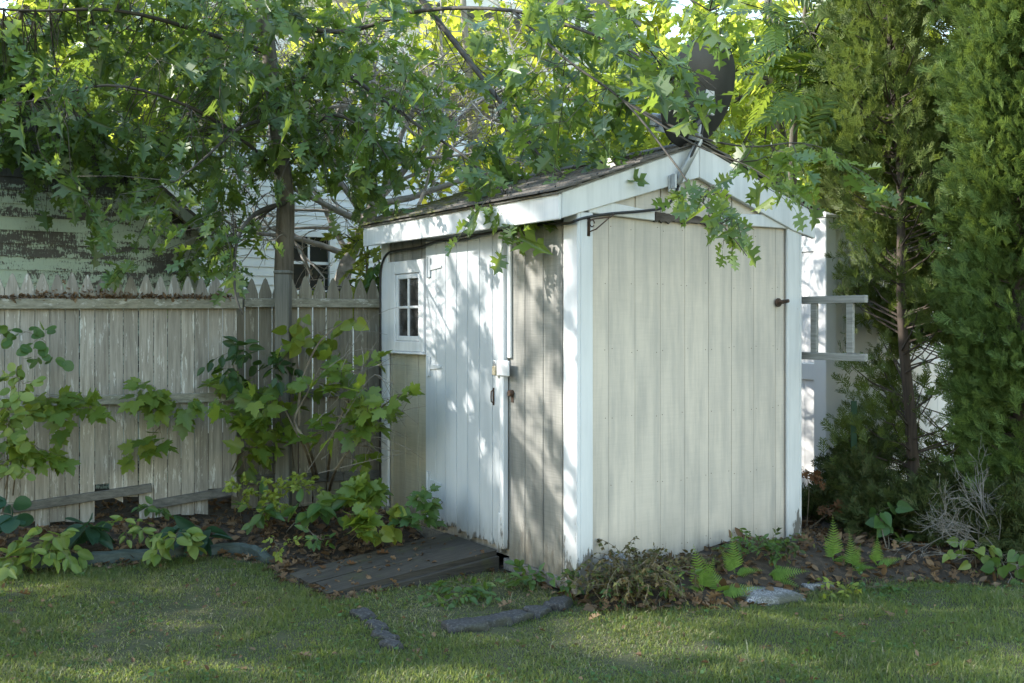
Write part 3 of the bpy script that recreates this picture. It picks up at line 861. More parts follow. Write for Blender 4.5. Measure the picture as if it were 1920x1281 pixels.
# door, boards with a ragged rotten foot
mb = MB()
DY0, DY1 = .829, 1.848
ed = [DY0]
wds = [.085, .155, .15, .145, .15, .13, .15]
sw = sum(wds)
for w_ in wds: ed.append(ed[-1] + w_ * (DY1 - DY0) / sw)
for i in range(7):
    a, b = ed[i] + .003, ed[i + 1] - .003
    n = 7
    pts = [(-.03, a, 2.095), (-.03, b, 2.095)]
    for k in range(n + 1):
        t = k / n
        zz = .035 + .012 * math.sin(i * 2.1) + random.uniform(-.018, .022) + (.035 if random.random() < .12 else 0)
        pts.append((-.03, b + (a - b) * t, zz))
    mb.prism(pts, (.022, 0, 0))
mb.box(-.008, -.0005, DY0 + .01, DY1 - .01, .10, 2.08)
door = sb(mb, 'door', M['door'], bevel=.002)
door['label'] = 'pale blue plank door with a ragged rotten foot'
for hz in (1.90, 1.18, .34):
    mb = MB()
    mb.box(-.040, -.0305, 1.765, 1.800, hz - .07, hz + .07)
    mb.prism([(-.038, 1.765, hz + .02), (-.038, 1.765, hz - .02), (-.038, 1.60, hz - .008), (-.038, 1.60, hz + .008)], (.0075, 0, 0))
    mb.tube([(-.041, 1.803, hz - .075), (-.041, 1.803, hz + .075)], .007, 8)
    sb(mb, 'hinge', M['door'], door, .001)
mb = MB(); mb.box(-.0335, -.0305, .892, .908, .955, 1.07); mb.tube([(-.0336, .90, 1.055), (-.050, .90, 1.045), (-.052, .90, 1.01), (-.050, .90, .98), (-.0336, .90, .97)], .005, 8)
sb(mb, 'door_handle', M['iron'], door, 0, True)
# latch block and padlock
sb(MB().box(-.064, -.0525, .668, .815, 1.155, 1.255), 'latch_block', M['white'])
mb = MB(); mb.box(-.067, -.047, .822, .866, 1.155, 1.215)
pl = sb(mb, 'padlock', M['brass'], None, .004)
mb = MB(); mb.tube([(-.057, .831, 1.2155), (-.057, .831, 1.236), (-.057, .838, 1.250), (-.057, .850, 1.250), (-.057, .857, 1.236), (-.057, .857, 1.2155)], .0045, 8)
sb(mb, 'shackle', M['galv'], pl, 0, True)
sb(MB().box(-.046, -.0385, .80, .89, 1.205, 1.235), 'hasp', M['galv'])
mb = MB(); mb.lathe([(.001, -.03), (.018, -.03), (.022, -.02), (.022, 0), (.001, 0)], (-.013, .70, 1.045), (1, 0, 0), 12)
mb.box(-.016, -.0125, .685, .715, .985, 1.06)
sb(mb, 'keyhole_plate', M['iron'], None, 0)
# window
mb = MB()
mb.box(-.040, -.0125, 2.34, 2.458, 1.28, 1.97); mb.box(-.040, -.0125, 1.862, 1.93, 1.28, 1.97)
mb.box(-.039, -.0125, 1.9301, 2.3399, 1.872, 1.969); mb.box(-.039, -.0125, 1.9301, 2.3399, 1.281, 1.358)
wf = sb(mb, 'window', M['white']); wf['label'] = 'small four pane window with white casing'
sb(MB().box(-.055, -.0125, 1.858, 2.462, 1.262, 1.279), 'window_sill', M['white'], wf)
mb = MB()
mb.box(-.030, -.006, 1.932, 1.968, 1.36, 1.87); mb.box(-.030, -.006, 2.302, 2.338, 1.36, 1.87)
mb.box(-.029, -.006, 1.9681, 2.3019, 1.36, 1.398); mb.box(-.029, -.006, 1.9681, 2.3019, 1.832, 1.87)
sb(mb, 'sash', M['white_low'], wf)
mb = MB(); mb.box(-.027, -.010, 2.126, 2.146, 1.3981, 1.8319); mb.box(-.026, -.010, 1.9682, 2.1259, 1.606, 1.626); mb.box(-.026, -.010, 2.1461, 2.3018, 1.606, 1.626)
sb(mb, 'muntin', M['white'], wf)
for (a, b) in ((1.968, 2.126), (2.146, 2.302)):
    for (c, d) in ((1.398, 1.606), (1.626, 1.832)):
        sb(MB().box(-.0145, -.0115, a, b, c, d), 'pane', M['paneglass'], wf, 0)
# base timbers, plant bracket, peg
sb(MB().box(-.030, .06, -.02, .785, -.105, -.032), 'skid_beam', M['beam'])
sb(MB().box(-.012, .06, 1.62, L, -.10, -.01), 'skid_beam', M['beam'])
sb(MB().box(.0, W, .0, .05, -.10, -.021), 'skid_beam', M['beam'])
mb = MB()
bx_ = .045
mb.tube([(bx_, -.04, 2.05), (bx_, -.04, 2.105), (bx_ + .03, -.07, 2.112), (bx_ + .09, -.13, 2.120), (bx_ + .105, -.145, 2.135)], .005, 6)
mb.tube([(bx_, -.04, 2.035), (bx_ + .03, -.07, 2.05), (bx_ + .085, -.125, 2.115)], .004, 6)
mb.tube([(bx_ + .012 + .018 * math.cos(t), -.055, 2.085 + .02 * math.sin(t)) for t in np.linspace(0, 5.6, 10)], .004, 5)
mb.box(bx_ - .01, bx_ + .01, -.0395, -.0365, 2.01, 2.12)
sb(mb, 'plant_bracket', M['iron'], None, 0, True)
mb = MB(); mb.tube([(1.655, -.010, 1.635), (1.66, -.05, 1.638), (1.665, -.10, 1.645)], [.016, .014, .012], 8); mb.lathe([(.001, -.005), (.03, -.005), (.03, .004), (.001, .006)], (1.655, -.018, 1.635), (0, 1, 0), 12)
sb(mb, 'wall_peg', M['iron'], None, 0)

# ------------------------------------------------------------------ cable
mb = MB()
def sl2w(x, y, z): return P0 + U * x + V * y + Vector((0, 0, z))
cp = [(.865, -.125, 2.84), (.862, -.130, 2.70), (.80, -.12, 2.57), (.755, -.075, 2.44), (.70, -.062, 2.30), (.62, -.058, 2.215), (.45, -.056, 2.180), (.2, -.056, 2.150), (.02, -.058, 2.118), (-.06, -.058, 2.096),
      (-.065, .02, 2.085), (-.060, .25, 2.098), (-.058, .6, 2.094), (-.062, .95, 2.090), (-.058, 1.3, 2.070), (-.058, 1.6, 2.083), (-.050, 1.9, 2.058), (-.048, 2.2, 2.055), (-.046, 2.42, 2.045), (-.046, 2.53, 1.98), (-.046, 2.57, 1.85),
      (-.045, 2.572, 1.5), (-.046, 2.568, 1.1), (-.045, 2.575, .6), (-.046, 2.57, .05)]
cpw = [sl2w(*p) for p in cp]
fine = []
for i in range(len(cpw) - 1):
    p0, p1, p2, p3 = cpw[max(i - 1, 0)], cpw[i], cpw[i + 1], cpw[min(i + 2, len(cpw) - 1)]
    for t in np.linspace(0, 1, 6)[:-1]:
        fine.append(.5 * ((2 * p1) + (p2 - p0) * t + (2 * p0 - 5 * p1 + 4 * p2 - p3) * t * t + (3 * p1 - p0 - 3 * p2 + p3) * t ** 3))
fine.append(cpw[-1])
mb.tube(fine, .0085, 6)
tag(mb.build('power_cable', M['blackcable'], None, True), 'black cable running from the dish along the shed eave and down its far corner', 'cable')

# ------------------------------------------------------------------ satellite dish
db = sl2w(.70, -.065, 2.36)
dish = thing('satellite_dish', 'dark grey satellite dish on a bent steel mast at the shed gable peak', 'satellite dish', db)
foot, bend, top_ = sl2w(.70, -.075, 2.36), sl2w(.855, -.105, 2.63), sl2w(.862, -.105, 2.90)
mb = MB(); mb.tube([foot, foot.lerp(bend, .9), bend, bend.lerp(top_, .15), top_], .024, 12)
mb.build('mast', M['galv'], dish, True)
mb = MB(); c = sl2w(.70, -.056, 2.38)
mb.prism([sl2w(.65, -.0505, 2.31), sl2w(.75, -.0505, 2.33), sl2w(.75, -.0505, 2.43), sl2w(.65, -.0505, 2.41)], V * -.008)
mb.prism([sl2w(.665, -.059, 2.33), sl2w(.68, -.059, 2.33), sl2w(.68, -.059, 2.42), sl2w(.665, -.059, 2.42)], V * -.04)
mb.build('foot_plate', M['galv'], dish, False, .002)
dn = Vector((-.66, .66, .36)).normalized()
dc = at(1312, 174, 6.62)
prof = [(.001, -.075)]
for i in range(1, 13):
    r = .345 * i / 12; prof.append((r, -.075 + .075 * (i / 12) ** 2))
prof += [(.352, .004), (.352, .010), (.345, .012)]
for i in range(11, -1, -1):
    r = .345 * i / 12 + (.001 if i == 0 else 0); prof.append((r, -.068 + .075 * (i / 12) ** 2))
mb = MB(); mb.lathe(prof, dc, dn, 36); mb.build('reflector', M['dish'], dish, True)
bc = dc - dn * .075
mb = MB(); mb.bar(bc + Vector((0, 0, .10)), bc - Vector((0, 0, .12)), .09, .02, tuple(dn)); mb.bar(bc - Vector((0, 0, .03)), top_ - Vector((0, 0, .02)), .07, .05)
mb.tube([top_ - Vector((0, 0, .09)), top_ + Vector((0, 0, .015))], .034, 12)
mb.bar(top_ + Vector((.0, 0, .0)), top_ + Vector((0, 0, .05)), .03, .012)
mb.build('clamp', M['galv'], dish, False, .003)
la = dc - Vector((0, 0, .28)); lb = dc + dn * .36 - Vector((0, 0, .30))
mb = MB(); mb.bar(la, lb, .03, .045); mb.build('feed_arm', M['galv'], dish, False, .003)
mb = MB(); mb.bar(lb + Vector((0, 0, .0)), lb + Vector((0, 0, .09)) - dn * .02, .09, .06); mb.build('feed_horn', M['galv'], dish, False, .008)
mb = MB(); mb.bar(bc + Vector((-.10, -.03, -.16)), bc + Vector((-.10, -.03, -.26)), .07, .05); mb.bar(bc + Vector((-.10, -.03, -.2)), bc + Vector((.0, .0, -.1)), .03, .03)
mb.build('switch_box', M['dish'], dish, False, .005)

# ------------------------------------------------------------------ ramp
rp = sl2w(-.6, 1.2, -.1)
ramp = thing('entry_ramp', 'dark weathered wooden ramp sloping from the lawn to the shed door', 'ramp', P0, TH)
mb = MB()
ys = [.835, 1.0, 1.17, 1.345, 1.52]
yt = [.80, .945, 1.09, 1.245, 1.40]
nb = 4
for i in range(nb):
    a0, a1 = ys[i] + .003, ys[i + 1] - .003
    b0, b1 = yt[i] + .003, yt[i + 1] - .003
    e = random.uniform(-.03, .03)
    za, zt = .012, -.098
    xa, xt = -.045, -1.22 + e
    vs = [(xa, a0, za), (xa, a1, za), (xt, b1, zt), (xt, b0, zt)]
    th = .04
    vs2 = [(x, y, z - th) for x, y, z in vs]
    nrm_ = None
    mb.add(vs + vs2, [(3, 2, 1, 0)[::-1], (4, 5, 6, 7)[::-1], (0, 4, 7, 3), (1, 2, 6, 5), (0, 1, 5, 4), (3, 7, 6, 2)])
mb.build('deck', M['ramp'], ramp, False, .004, world=False)
mb = MB(); mb.prism([(-.05, .80, -.02), (-1.19, .765, -.130), (-1.19, .765, -.150), (-.05, .80, -.15)], (0, .03, 0))
mb.prism([(-.05, 1.50, -.02), (-1.19, 1.37, -.130), (-1.19, 1.37, -.150), (-.05, 1.50, -.15)], (0, -.03, 0))
mb.build('stringer', M['ramp'], ramp, False, .003, world=False)

# ------------------------------------------------------------------ ladder on the far wall of the shed
la = P0 + U * (W + .15)
lad = thing('wooden_ladder', 'grey wooden ladder hung sideways on the right wall of the shed', 'ladder', la + Vector((0, 0, 1.27)), TH)
for zz in (0.0, .385):
    MB().box(-.018, .018, -.48, 2.3, zz - .03 + .005, zz + .03 - .005).build('rail', M['ladder'], lad, False, .003, world=False)
for k in range(9):
    y = -.35 + k * .305
    MB().box(-.012, .012, y - .028, y + .028, .0255, .3595).build('rung', M['ladder'], lad, False, .004, world=False)
for y in (.3, 1.9):
    mb = MB(); mb.box(-.125, -.02, y - .01, y + .01, -.045, -.030); mb.box(-.02, .03, y - .01, y + .01, -.045, -.0255)
    mb.build('hanging_bracket', M['iron'], lad, False, 0, world=False)

# ------------------------------------------------------------------ picket fences
def fy(x): return 8.65 + .315 * (x + 1.04)
FD = Vector((1, .315, 0)).normalized(); FN = Vector((.315, -1, 0)).normalized()
def picket_run(name, label, s0, s1, mat, gapfn, off, rails, seed):
    r = random.Random(seed)
    base = Vector((-1.04, 8.65, 0)) + FN * off
    t = thing(name, label, 'fence', base)
    mb = MB(); s = s0
    i = 0
    while s < s1:
        wd = .098 + r.uniform(-.006, .006)
        g = gapfn(r)
        z0, hole, ztop = 0.02 + r.uniform(-.01, .03), None, 1.86 + r.uniform(-.015, .015)
        k = gz_holes.get((name, i))
        if k: z0 = k
        a = base + FD * s; b = a + FD * wd
        sh = ztop - .125
        c = [a + Vector((0, 0, z0)), b + Vector((0, 0, z0 + r.uniform(-.012, .012) * (3 if k else 1))), b + Vector((0, 0, sh)), a.lerp(b, .86) + Vector((0, 0, sh + .045)), a.lerp(b, .64) + Vector((0, 0, ztop - .018)), a.lerp(b, .5) + Vector((0, 0, ztop)),
             a.lerp(b, .36) + Vector((0, 0, ztop - .018)), a.lerp(b, .14) + Vector((0, 0, sh + .045)), a + Vector((0, 0, sh))]
        if k and k < .3:
            c[0].z += .03
        yy = r.uniform(-.002, .002)
        mb.prism([p + FN * yy for p in c], FN * -.018)
        s += wd + g; i += 1
    mb.build('picket_panel', mat, t)
    for (sa, za, sb_, zb_, hh, m_) in rails:
        mb = MB()
        a = base + FD * sa + FN * .026 + Vector((0, 0, za)); b = base + FD * sb_ + FN * .026 + Vector((0, 0, zb_))
        mb.bar(a, b, .04, hh)
        mb.build('rail', M[m_], t, False, .004)
    return t, base
gz_holes = {('picket_fence', 23): .30, ('picket_fence', 24): .18, ('picket_fence', 25): .17, ('picket_fence', 32): .17, ('picket_fence', 31): .20}
# left run, front face; its s coordinate is measured from the shed corner
t1, b1 = picket_run('picket_fence', 'grey weathered picket fence with a broken bottom rail along the left bed', -4.55, -1.20, M['fence'], lambda r: .004 + (r.random() < .12) * .004, .10,
    [(-4.6, 1.625, -1.12, 1.645, .075, 'rail'), (-4.6, .92, -1.12, .93, .07, 'rail'), (-2.80, .150, -1.78, .262, .065, 'brokenrail'), (-1.775, .135, -1.2, .212, .065, 'brokenrail')], 3)
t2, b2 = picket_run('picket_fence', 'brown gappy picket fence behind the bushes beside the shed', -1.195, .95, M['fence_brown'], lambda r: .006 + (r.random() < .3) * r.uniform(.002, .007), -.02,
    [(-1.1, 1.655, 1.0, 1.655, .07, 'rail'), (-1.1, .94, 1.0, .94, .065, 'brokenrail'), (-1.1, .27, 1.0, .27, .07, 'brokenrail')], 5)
# the tall grey post in front of the right run
pc = at(531, 900, 8.22)
mb = MB(); mb.box(pc.x - .055, pc.x + .055, 8.17, 8.28, -.05, 1.875)
mb.box(pc.x - .064, pc.x + .064, 8.161, 8.289, 1.876, 1.90)
po = mb.build('fence_post', M['post'], t2, False, .006); po['label'] = 'tall dark grey post with a flat cap'

# ------------------------------------------------------------------ garden edging, stones
mb = MB()
ep = [onground(-40, 1075), onground(30, 1068), onground(130, 1056), onground(230, 1048), onground(330, 1042), onground(415, 1036), onground(455, 1034), onground(485, 1042), onground(505, 1060)]
for a, b in zip(ep[:-1], ep[1:]):
    pass
n = len(ep)
pp = []
for i in range(n - 1):
    for t in np.linspace(0, 1, 5)[:-1]:
        pp.append(ep[i].lerp(ep[i + 1], t))
pp.append(ep[-1])
bb = len(mb.v)
for i, p in enumerate(pp):
    d = (pp[min(i + 1, len(pp) - 1)] - pp[max(i - 1, 0)]).normalized(); s_ = Vector((-d.y, d.x, 0)).normalized()
    j = random.uniform(-.006, .006)
    for (o_, z_) in ((-.035, -.05), (-.03, .045 + j), (.0, .062 + j), (.03, .05 + j), (.035, -.05)):
        mb.v.append(tuple(p + s_ * o_ + Vector((0, 0, z_))))
for i in range(len(pp) - 1):
    for k in range(4):
        mb.f.append((bb + i * 5 + k, bb + (i + 1) * 5 + k, bb + (i + 1) * 5 + k + 1, bb + i * 5 + k + 1))
mb.f.append((bb, bb + 1, bb + 2, bb + 3, bb + 4)); e = bb + (len(pp) - 1) * 5; mb.f.append((e + 4, e + 3, e + 2, e + 1, e))
tag(mb.build('garden_edging', M['edging'], None, False), 'dark damp edging strip curving along the left bed', 'edging')

def rock(name, loc, size, rz, mat, label, cat, group, seed, flat=.5):
    import bmesh
    bm = bmesh.new(); bmesh.ops.create_icosphere(bm, subdivisions=3, radius=1)
    for v in bm.verts:
        p = v.co.copy()
        q = Vector((max(-.72, min(.72, p.x)), max(-.72, min(.72, p.y)), max(-.6, min(.62, p.z))))
        nn = mnoise.noise(p * 1.3 + Vector((seed * 7.1, 0, 0))) * .28 + mnoise.noise(p * 4 + Vector((0, seed * 3.3, 0))) * .10 + mnoise.noise(p * 11 + Vector((0, seed, 4))) * .035
        v.co = q * (1 + nn)
        v.co.x *= size[0] / 1.5; v.co.y *= size[1] / 1.5; v.co.z *= size[2] / 1.3
    me = bpy.data.meshes.new(name); bm.to_mesh(me); bm.free()
    o = link(name, me, mat, None, True)
    o.location = loc; o.rotation_euler = (random.uniform(-.1, .1), random.uniform(-.1, .1), rz)
    return tag(o, label, cat, group)
G_ = 'broken asphalt chunks edging the grass by the ramp'
left_line = [(682, 1158, .16, .10), (706, 1180, .15, .09), (722, 1200, .13, .09), (735, 1215, .10, .08)]
lbl = ['dark asphalt chunk at the far end of the left row, nearest the ramp', 'dark asphalt chunk second along the left row from the ramp', 'dark asphalt chunk third along the left row from the ramp', 'small asphalt chunk ending the left row nearest the lawn front']
for i, (px, py, a, b) in enumerate(left_line):
    p = onground(px, py); rock('asphalt_chunk', p + Vector((0, 0, -.004)), (a * 1.1, b, .08), -1.0 + i * .1, M['asphalt'], lbl[i], 'rock', G_, i + 1)
right_line = [(872, 1180, .20, .15), (922, 1172, .19, .14), (968, 1163, .17, .13), (1008, 1152, .16, .12), (1048, 1138, .17, .13)]
lbl = ['big grey asphalt lump at the left end of the row before the shed', 'asphalt lump second from the left in the row before the shed', 'asphalt lump in the middle of the row before the shed',
       'asphalt lump fourth from the left in the row before the shed', 'asphalt lump at the right end of the row, by the shed corner']
for i, (px, py, a, b) in enumerate(right_line):
    p = onground(px, py); rock('asphalt_chunk', p + Vector((0, 0, -.004)), (a * 1.12, b, .095), .35 + .2 * i, M['asphalt'], lbl[i], 'rock', G_, i + 11)
p = onground(1432, 1125); rock('granite_stone', p + Vector((.03, .02, -.025)), (.36, .22, .14), .3, M['granite'], 'long speckled granite stone at the lawn edge below the gable', 'stone', 'granite stones below the gable', 31)
p = onground(1535, 1102); rock('granite_stone', p + Vector((0, .02, -.025)), (.20, .15, .10), .3, M['granite'], 'smaller speckled granite stone right of the long one', 'stone', 'granite stones below the gable', 37)
p = onground(1155, 1075); rock('granite_stone', p + Vector((0, 0, .03)), (.16, .14, .16), .3, M['granite'], 'mossy stone half hidden by dead fern at the shed corner', 'stone', 'granite stones below the gable', 41)
# ------------------------------------------------------------------ white vinyl fence (corner post, one leg along the shed side, one leg along the gable)
vc = Vector((2.70, 9.2, 0))
vf = thing('vinyl_fence', 'tall white vinyl privacy fence with a corner post behind the shed', 'fence', vc, TH)
def vpost(x, y):
    mb = MB(); mb.box(x - .068, x + .068, y - .068, y + .068, -.1, 2.40)
    p = mb.build('post', M['vinyl'], vf, False, .006, world=False)
    mb = MB(); mb.box(x - .080, x + .080, y - .080, y + .080, 2.401, 2.425); mb.add([(x - .07, y - .07, 2.4255), (x + .07, y - .07, 2.4255), (x + .07, y + .07, 2.4255), (x - .07, y + .07, 2.4255), (x, y, 2.46)], [(3, 2, 1, 0), (0, 1, 4), (1, 2, 4), (2, 3, 4), (3, 0, 4)])
    mb.build('post_cap', M['vinyl'], p, False, .003, world=False)
def vpanel(axis, s0, s1):
    mb = MB()
    def bx(a, b, h, z0, z1):
        if axis == 'x': mb.box(a, b, -h, h, z0, z1)
        else: mb.box(-h, h, a, b, z0, z1)
    s = s0 + .001
    while s < s1 - .02:
        e = min(s + .148, s1 - .001)
        bx(s, e - .005, .010, .12, 2.30); bx(e - .005, e, .004, .12, 2.30)
        s = e
    mb.build('panel', M['vinyl'], vf, False, 0, world=False)
    for z0, z1, h in ((2.30, 2.35, .028), (2.12, 2.17, .024), (1.0, 1.145, .024), (.04, .16, .024)):
        mb = MB(); bx(s0 + .0005, s1 - .0005, h, z0, z1); mb.build('rail', M['vinyl'], vf, False, .004, world=False)
for x, y in ((0, 0), (2.4, 0), (4.8, 0), (0, 2.4)): vpost(x, y)
vpanel('x', .0685, 2.3315); vpanel('x', 2.4685, 4.73); vpanel('y', .0685, 2.3315)

# ------------------------------------------------------------------ mint green garage
gc = Vector((-2.96, 10.0, 0))
gar = thing('old_garage', 'mint green clapboard garage with badly peeling paint behind the picket fence', 'garage', gc, TH)
GW = 4.6; GZ = 2.34; GP = .80
def gtop(x):  # wall top under the rake, x negative to the left
    xx = -x
    return GZ + GP * (xx if xx < GW / 2 else GW - xx)
mb = MB()
z = -.1; k = 0
while z < GZ + GP * GW / 2 - .05:
    z1 = z + .114
    # limits of this course under the roof slope
    xr = 0.0 if z1 <= GZ else -(z1 - GZ) / GP
    xl = -GW if z1 <= GZ else -GW + (z1 - GZ) / GP
    x = xl
    while x < xr - .05:
        e = min(x + random.uniform(1.1, 2.4), xr)
        if xr - e < .3: e = xr
        mb.add([(x, -.016, z), (e - .002, -.016, z), (e - .002, -.003, z1 + .01), (x, -.003, z1 + .01), (x, 0, z), (e - .002, 0, z)], [(0, 1, 2, 3), (0, 4, 5, 1)])
        x = e
    z = z1
mb.build('clapboard_wall', M['mint'], gar, False, 0, world=False)
mb = MB()
mb.prism([(0, .001, -.1), (0, .001, GZ), (-GW / 2, .001, GZ + GP * GW / 2), (-GW, .001, GZ), (-GW, .001, -.1)], (0, .05, 0))
mb.box(-.05, 0, .052, 5.0, -.1, GZ); mb.box(-GW, -GW + .05, .052, 5.0, -.1, GZ)
mb.build('wall_frame', M['dark'], gar, False, 0, world=False)
mb = MB(); mb.box(-.115, .012, -.034, -.0165, -.1, GZ + .02); mb.box(.0005, .02, -.016, .10, -.1, GZ)
mb.build('corner_board', M['mint_trim'], gar, False, .003, world=False)
for sg in (1, -1):
    f = (lambda x: x) if sg > 0 else (lambda x: -GW - x)
    mb = MB()
    e = .28
    p = [(f(e), -.22, GZ - GP * e + .06), (f(-GW / 2 + (.0005)), -.22, GZ + GP * GW / 2 + .06), (f(-GW / 2 + .0005), -.22, GZ + GP * GW / 2 + .10), (f(e), -.22, GZ - GP * e + .10)]
    mb.prism(p, (0, 5.4, 0)); mb.build('roof_slope', M['shingle'], gar, False, 0, world=False)
    mb = MB()
    p = [(f(e), -.24, GZ - GP * e - .05), (f(-GW / 2 + .0005), -.24, GZ + GP * GW / 2 - .06), (f(-GW / 2 + .0005), -.24, GZ + GP * GW / 2 + .055), (f(e), -.24, GZ - GP * e + .055)]
    mb.prism(p, (0, .025, 0)); mb.build('rake_board', M['mint_trim'], gar, False, .003, world=False)

# ------------------------------------------------------------------ white house
hc = Vector((-4.76, 14.0, 0))
hou = thing('white_house', 'large white clapboard house seen through the branches behind the shed', 'house', hc, TH)
HL = 7.6; HZ = 6.4
wx0, wx1, wz0, wz1 = 1.92, 2.52, 1.98, 2.72
wins = [(wx0, wx1, wz0, wz1), (4.9, 5.8, 3.4, 4.9)]
mb = MB(); z = -.1
while z < HZ:
    z1 = z + .125
    segs = [(-.5, HL)]
    for a, b, c, d in wins:
        if z1 > c and z < d:
            ns = []
            for s0, s1 in segs:
                if a > s0 and b < s1: ns += [(s0, a), (b, s1)]
                else: ns.append((s0, s1))
            segs = ns
    for s0, s1 in segs:
        mb.add([(s0, -.018, z), (s1, -.018, z), (s1, -.002, z1 + .01), (s0, -.002, z1 + .01), (s0, 0, z), (s1, 0, z)], [(0, 1, 2, 3), (0, 4, 5, 1)])
    z = z1
mb.build('clapboard_wall', M['house'], hou, False, 0, world=False)
mb = MB(); mb.box(-.5, HL, .14, .2, -.1, HZ); mb.box(HL - .05, HL, .201, 6, -.1, HZ); mb.box(-.5, -.45, .201, 6, -.1, HZ); mb.build('wall_frame', M['house'], hou, False, 0, world=False)
mb = MB(); mb.box(HL - .10, HL + .02, -.035, -.019, -.1, HZ); mb.build('corner_board', M['house'], hou, False, 0, world=False)
for a, b, c, d in wins:
    mb = MB(); t = .09
    mb.box(a - t, a, -.04, .02, c - .02, d + t); mb.box(b, b + t, -.04, .02, c - .02, d + t); mb.box(a, b, -.039, .02, d, d + t - .001); mb.box(a - t - .02, b + t + .02, -.06, .02, c - .08, c - .0205)
    wn = mb.build('window', M['house'], hou, False, .003, world=False)
    mb = MB(); mb.box(a, b, .02, .03, c - .02, d); mb.build('pane', M['glass'], wn, False, 0, world=False)
    mb = MB(); mb.box((a + b) / 2 - .015, (a + b) / 2 + .015, .0, .0195, c - .02, d); mb.box(a + .0, (a + b) / 2 - .0155, .0, .0195, (c + d) / 2 - .02, (c + d) / 2 + .02); mb.box((a + b) / 2 + .0155, b, .0, .0195, (c + d) / 2 - .02, (c + d) / 2 + .02)
    mb.build('sash', M['house'], wn, False, 0, world=False)
mb = MB(); mb.prism([(-.8, -.55, HZ - .18), (HL + .4, -.55, HZ - .18), (HL + .4, -.55, HZ + .02), (-.8, -.55, HZ + .02)], (0, .03, 0)); mb.box(-.8, HL + .4, -.519, .13, HZ + .001, HZ + .03)
mb.build('eave', M['house'], hou, False, 0, world=False)
mb = MB(); mb.add([(-.8, -.6, HZ + .04), (HL + .4, -.6, HZ + .04), (HL + .4, 3, HZ + 2.4), (-.8, 3, HZ + 2.4), (HL + .4, 6.6, HZ + .04), (-.8, 6.6, HZ + .04)], [(0, 1, 2, 3), (3, 2, 4, 5)])
mb.build('roof', M['shingle'], hou, False, 0, world=False)

# ================================================================== TREES
def C(px, py, Y, rx, ry, rY, n):
    """clump centred where the photo shows it, radii in photo pixels across and metres deep"""
    return (tuple(at(px, py, Y)), (rx / F * Y, rY, ry / F * Y), n)
# --- oak
ob = gp(-2.0, 9.35)
oak = thing('oak_tree', 'big oak behind the picket fence, its lobed leaves hanging over garage and shed', 'tree', ob)
limbs = []
tr = [ob + Vector((.02, 0, -.1)), ob + Vector((.04, 0, 1.0)), at(532, 520, 9.35), at(536, 380, 9.35), at(520, 230, 9.3), at(500, 60, 9.2), at(470, -160, 9.2), at(430, -420, 9.0)]
mb = MB(); mb.tube(tr, [.12, .095, .085, .078, .07, .062, .05, .035], 12); mb.build('trunk', M['bark_oak'], oak, True)
def limb(pts, r0):
    limbs.append((pts, r0))
limb([at(528, 330, 9.3), at(440, 250, 8.9), at(330, 190, 8.4), at(200, 160, 8.1), at(60, 190, 8.0), at(-120, 200, 7.8)], .02)
limb([at(505, 100, 9.2), at(380, 60, 8.8), at(220, 20, 8.5), at(40, 20, 8.3), at(-200, 0, 8)], .024)
limb([at(536, 380, 9.3), at(480, 400, 8.6), at(445, 450, 7.8), at(440, 540, 7.4), at(455, 590, 7.3)], .022)
limb([at(520, 220, 9.3), at(450, 240, 8.5), at(380, 300, 7.9), at(330, 340, 7.6)], .02)
limb([at(500, 40, 9.2), at(640, 60, 8.8), at(790, 20, 8.3), at(960, 20, 7.6), at(1100, 60, 7.0), at(1200, 105, 6.2), at(1260, 150, 5.8)], .022)
limb([at(760, -40, 8.6), at(860, 90, 8.3), at(960, 220, 7.9), at(1010, 290, 7.5), at(1060, 330, 7.1)], .026)
limb([at(515, 180, 9.3), at(620, 130, 8.9), at(720, 190, 8.4), at(790, 240, 8.0), at(880, 300, 7.4), at(960, 380, 6.9)], .026)
limb([at(525, 300, 9.3), at(610, 220, 8.8), at(680, 240, 8.3), at(730, 300, 7.9)], .02)
limb([at(960, 20, 7.6), at(1060, 110, 7.1), at(1170, 190, 6.7), at(1260, 300, 6.0), at(1310, 370, 5.6), at(1370, 440, 5.45), at(1400, 480, 5.4)], .010)
limb([at(1170, 190, 6.7), at(1300, 270, 6.2), at(1400, 310, 5.9), at(1480, 360, 5.7)], .008)
limb([at(1170, 190, 6.7), at(1290, 250, 6.4), at(1400, 275, 6.2), at(1500, 268, 6.3), at(1580, 290, 6.5)], .009)
limb([at(480, -100, 9.2), at(700, -160, 8.2), at(950, -150, 7.0), at(1150, -80, 6.2), at(1330, 20, 5.8)], .018)
# limbs of the wide crown beyond the left edge of the frame
limb([at(470, -160, 9.2), Vector((-4.2, 8.4, 4.9)), Vector((-6.0, 7.9, 5.1)), Vector((-7.2, 7.8, 5.2))], .022)
limb([at(460, -250, 9.1), Vector((-3.2, 7.2, 5.6)), Vector((-4.4, 7.6, 4.8)), Vector((-5.2, 7.5, 4.0))], .022)
mb = MB()
def smooth_path(pts, k=4):
    out = []
    for i in range(len(pts) - 1):
        p0, p1, p2, p3 = pts[max(i - 1, 0)], pts[i], pts[i + 1], pts[min(i + 2, len(pts) - 1)]
        for t in np.linspace(0, 1, k + 1)[:-1]:
            out.append(.5 * ((2 * p1) + (p2 - p0) * t + (2 * p0 - 5 * p1 + 4 * p2 - p3) * t * t + (3 * p1 - p0 - 3 * p2 + p3) * t ** 3))
    out.append(pts[-1]); return out
for pts, r0 in limbs:
    sp = smooth_path([Vector(p) for p in pts])
    mb.tube(sp, [r0 * (1 - .8 * i / (len(sp) - 1)) for i in range(len(sp))], 6)
mb.build('limbs', M['bark_twig'], oak, True)
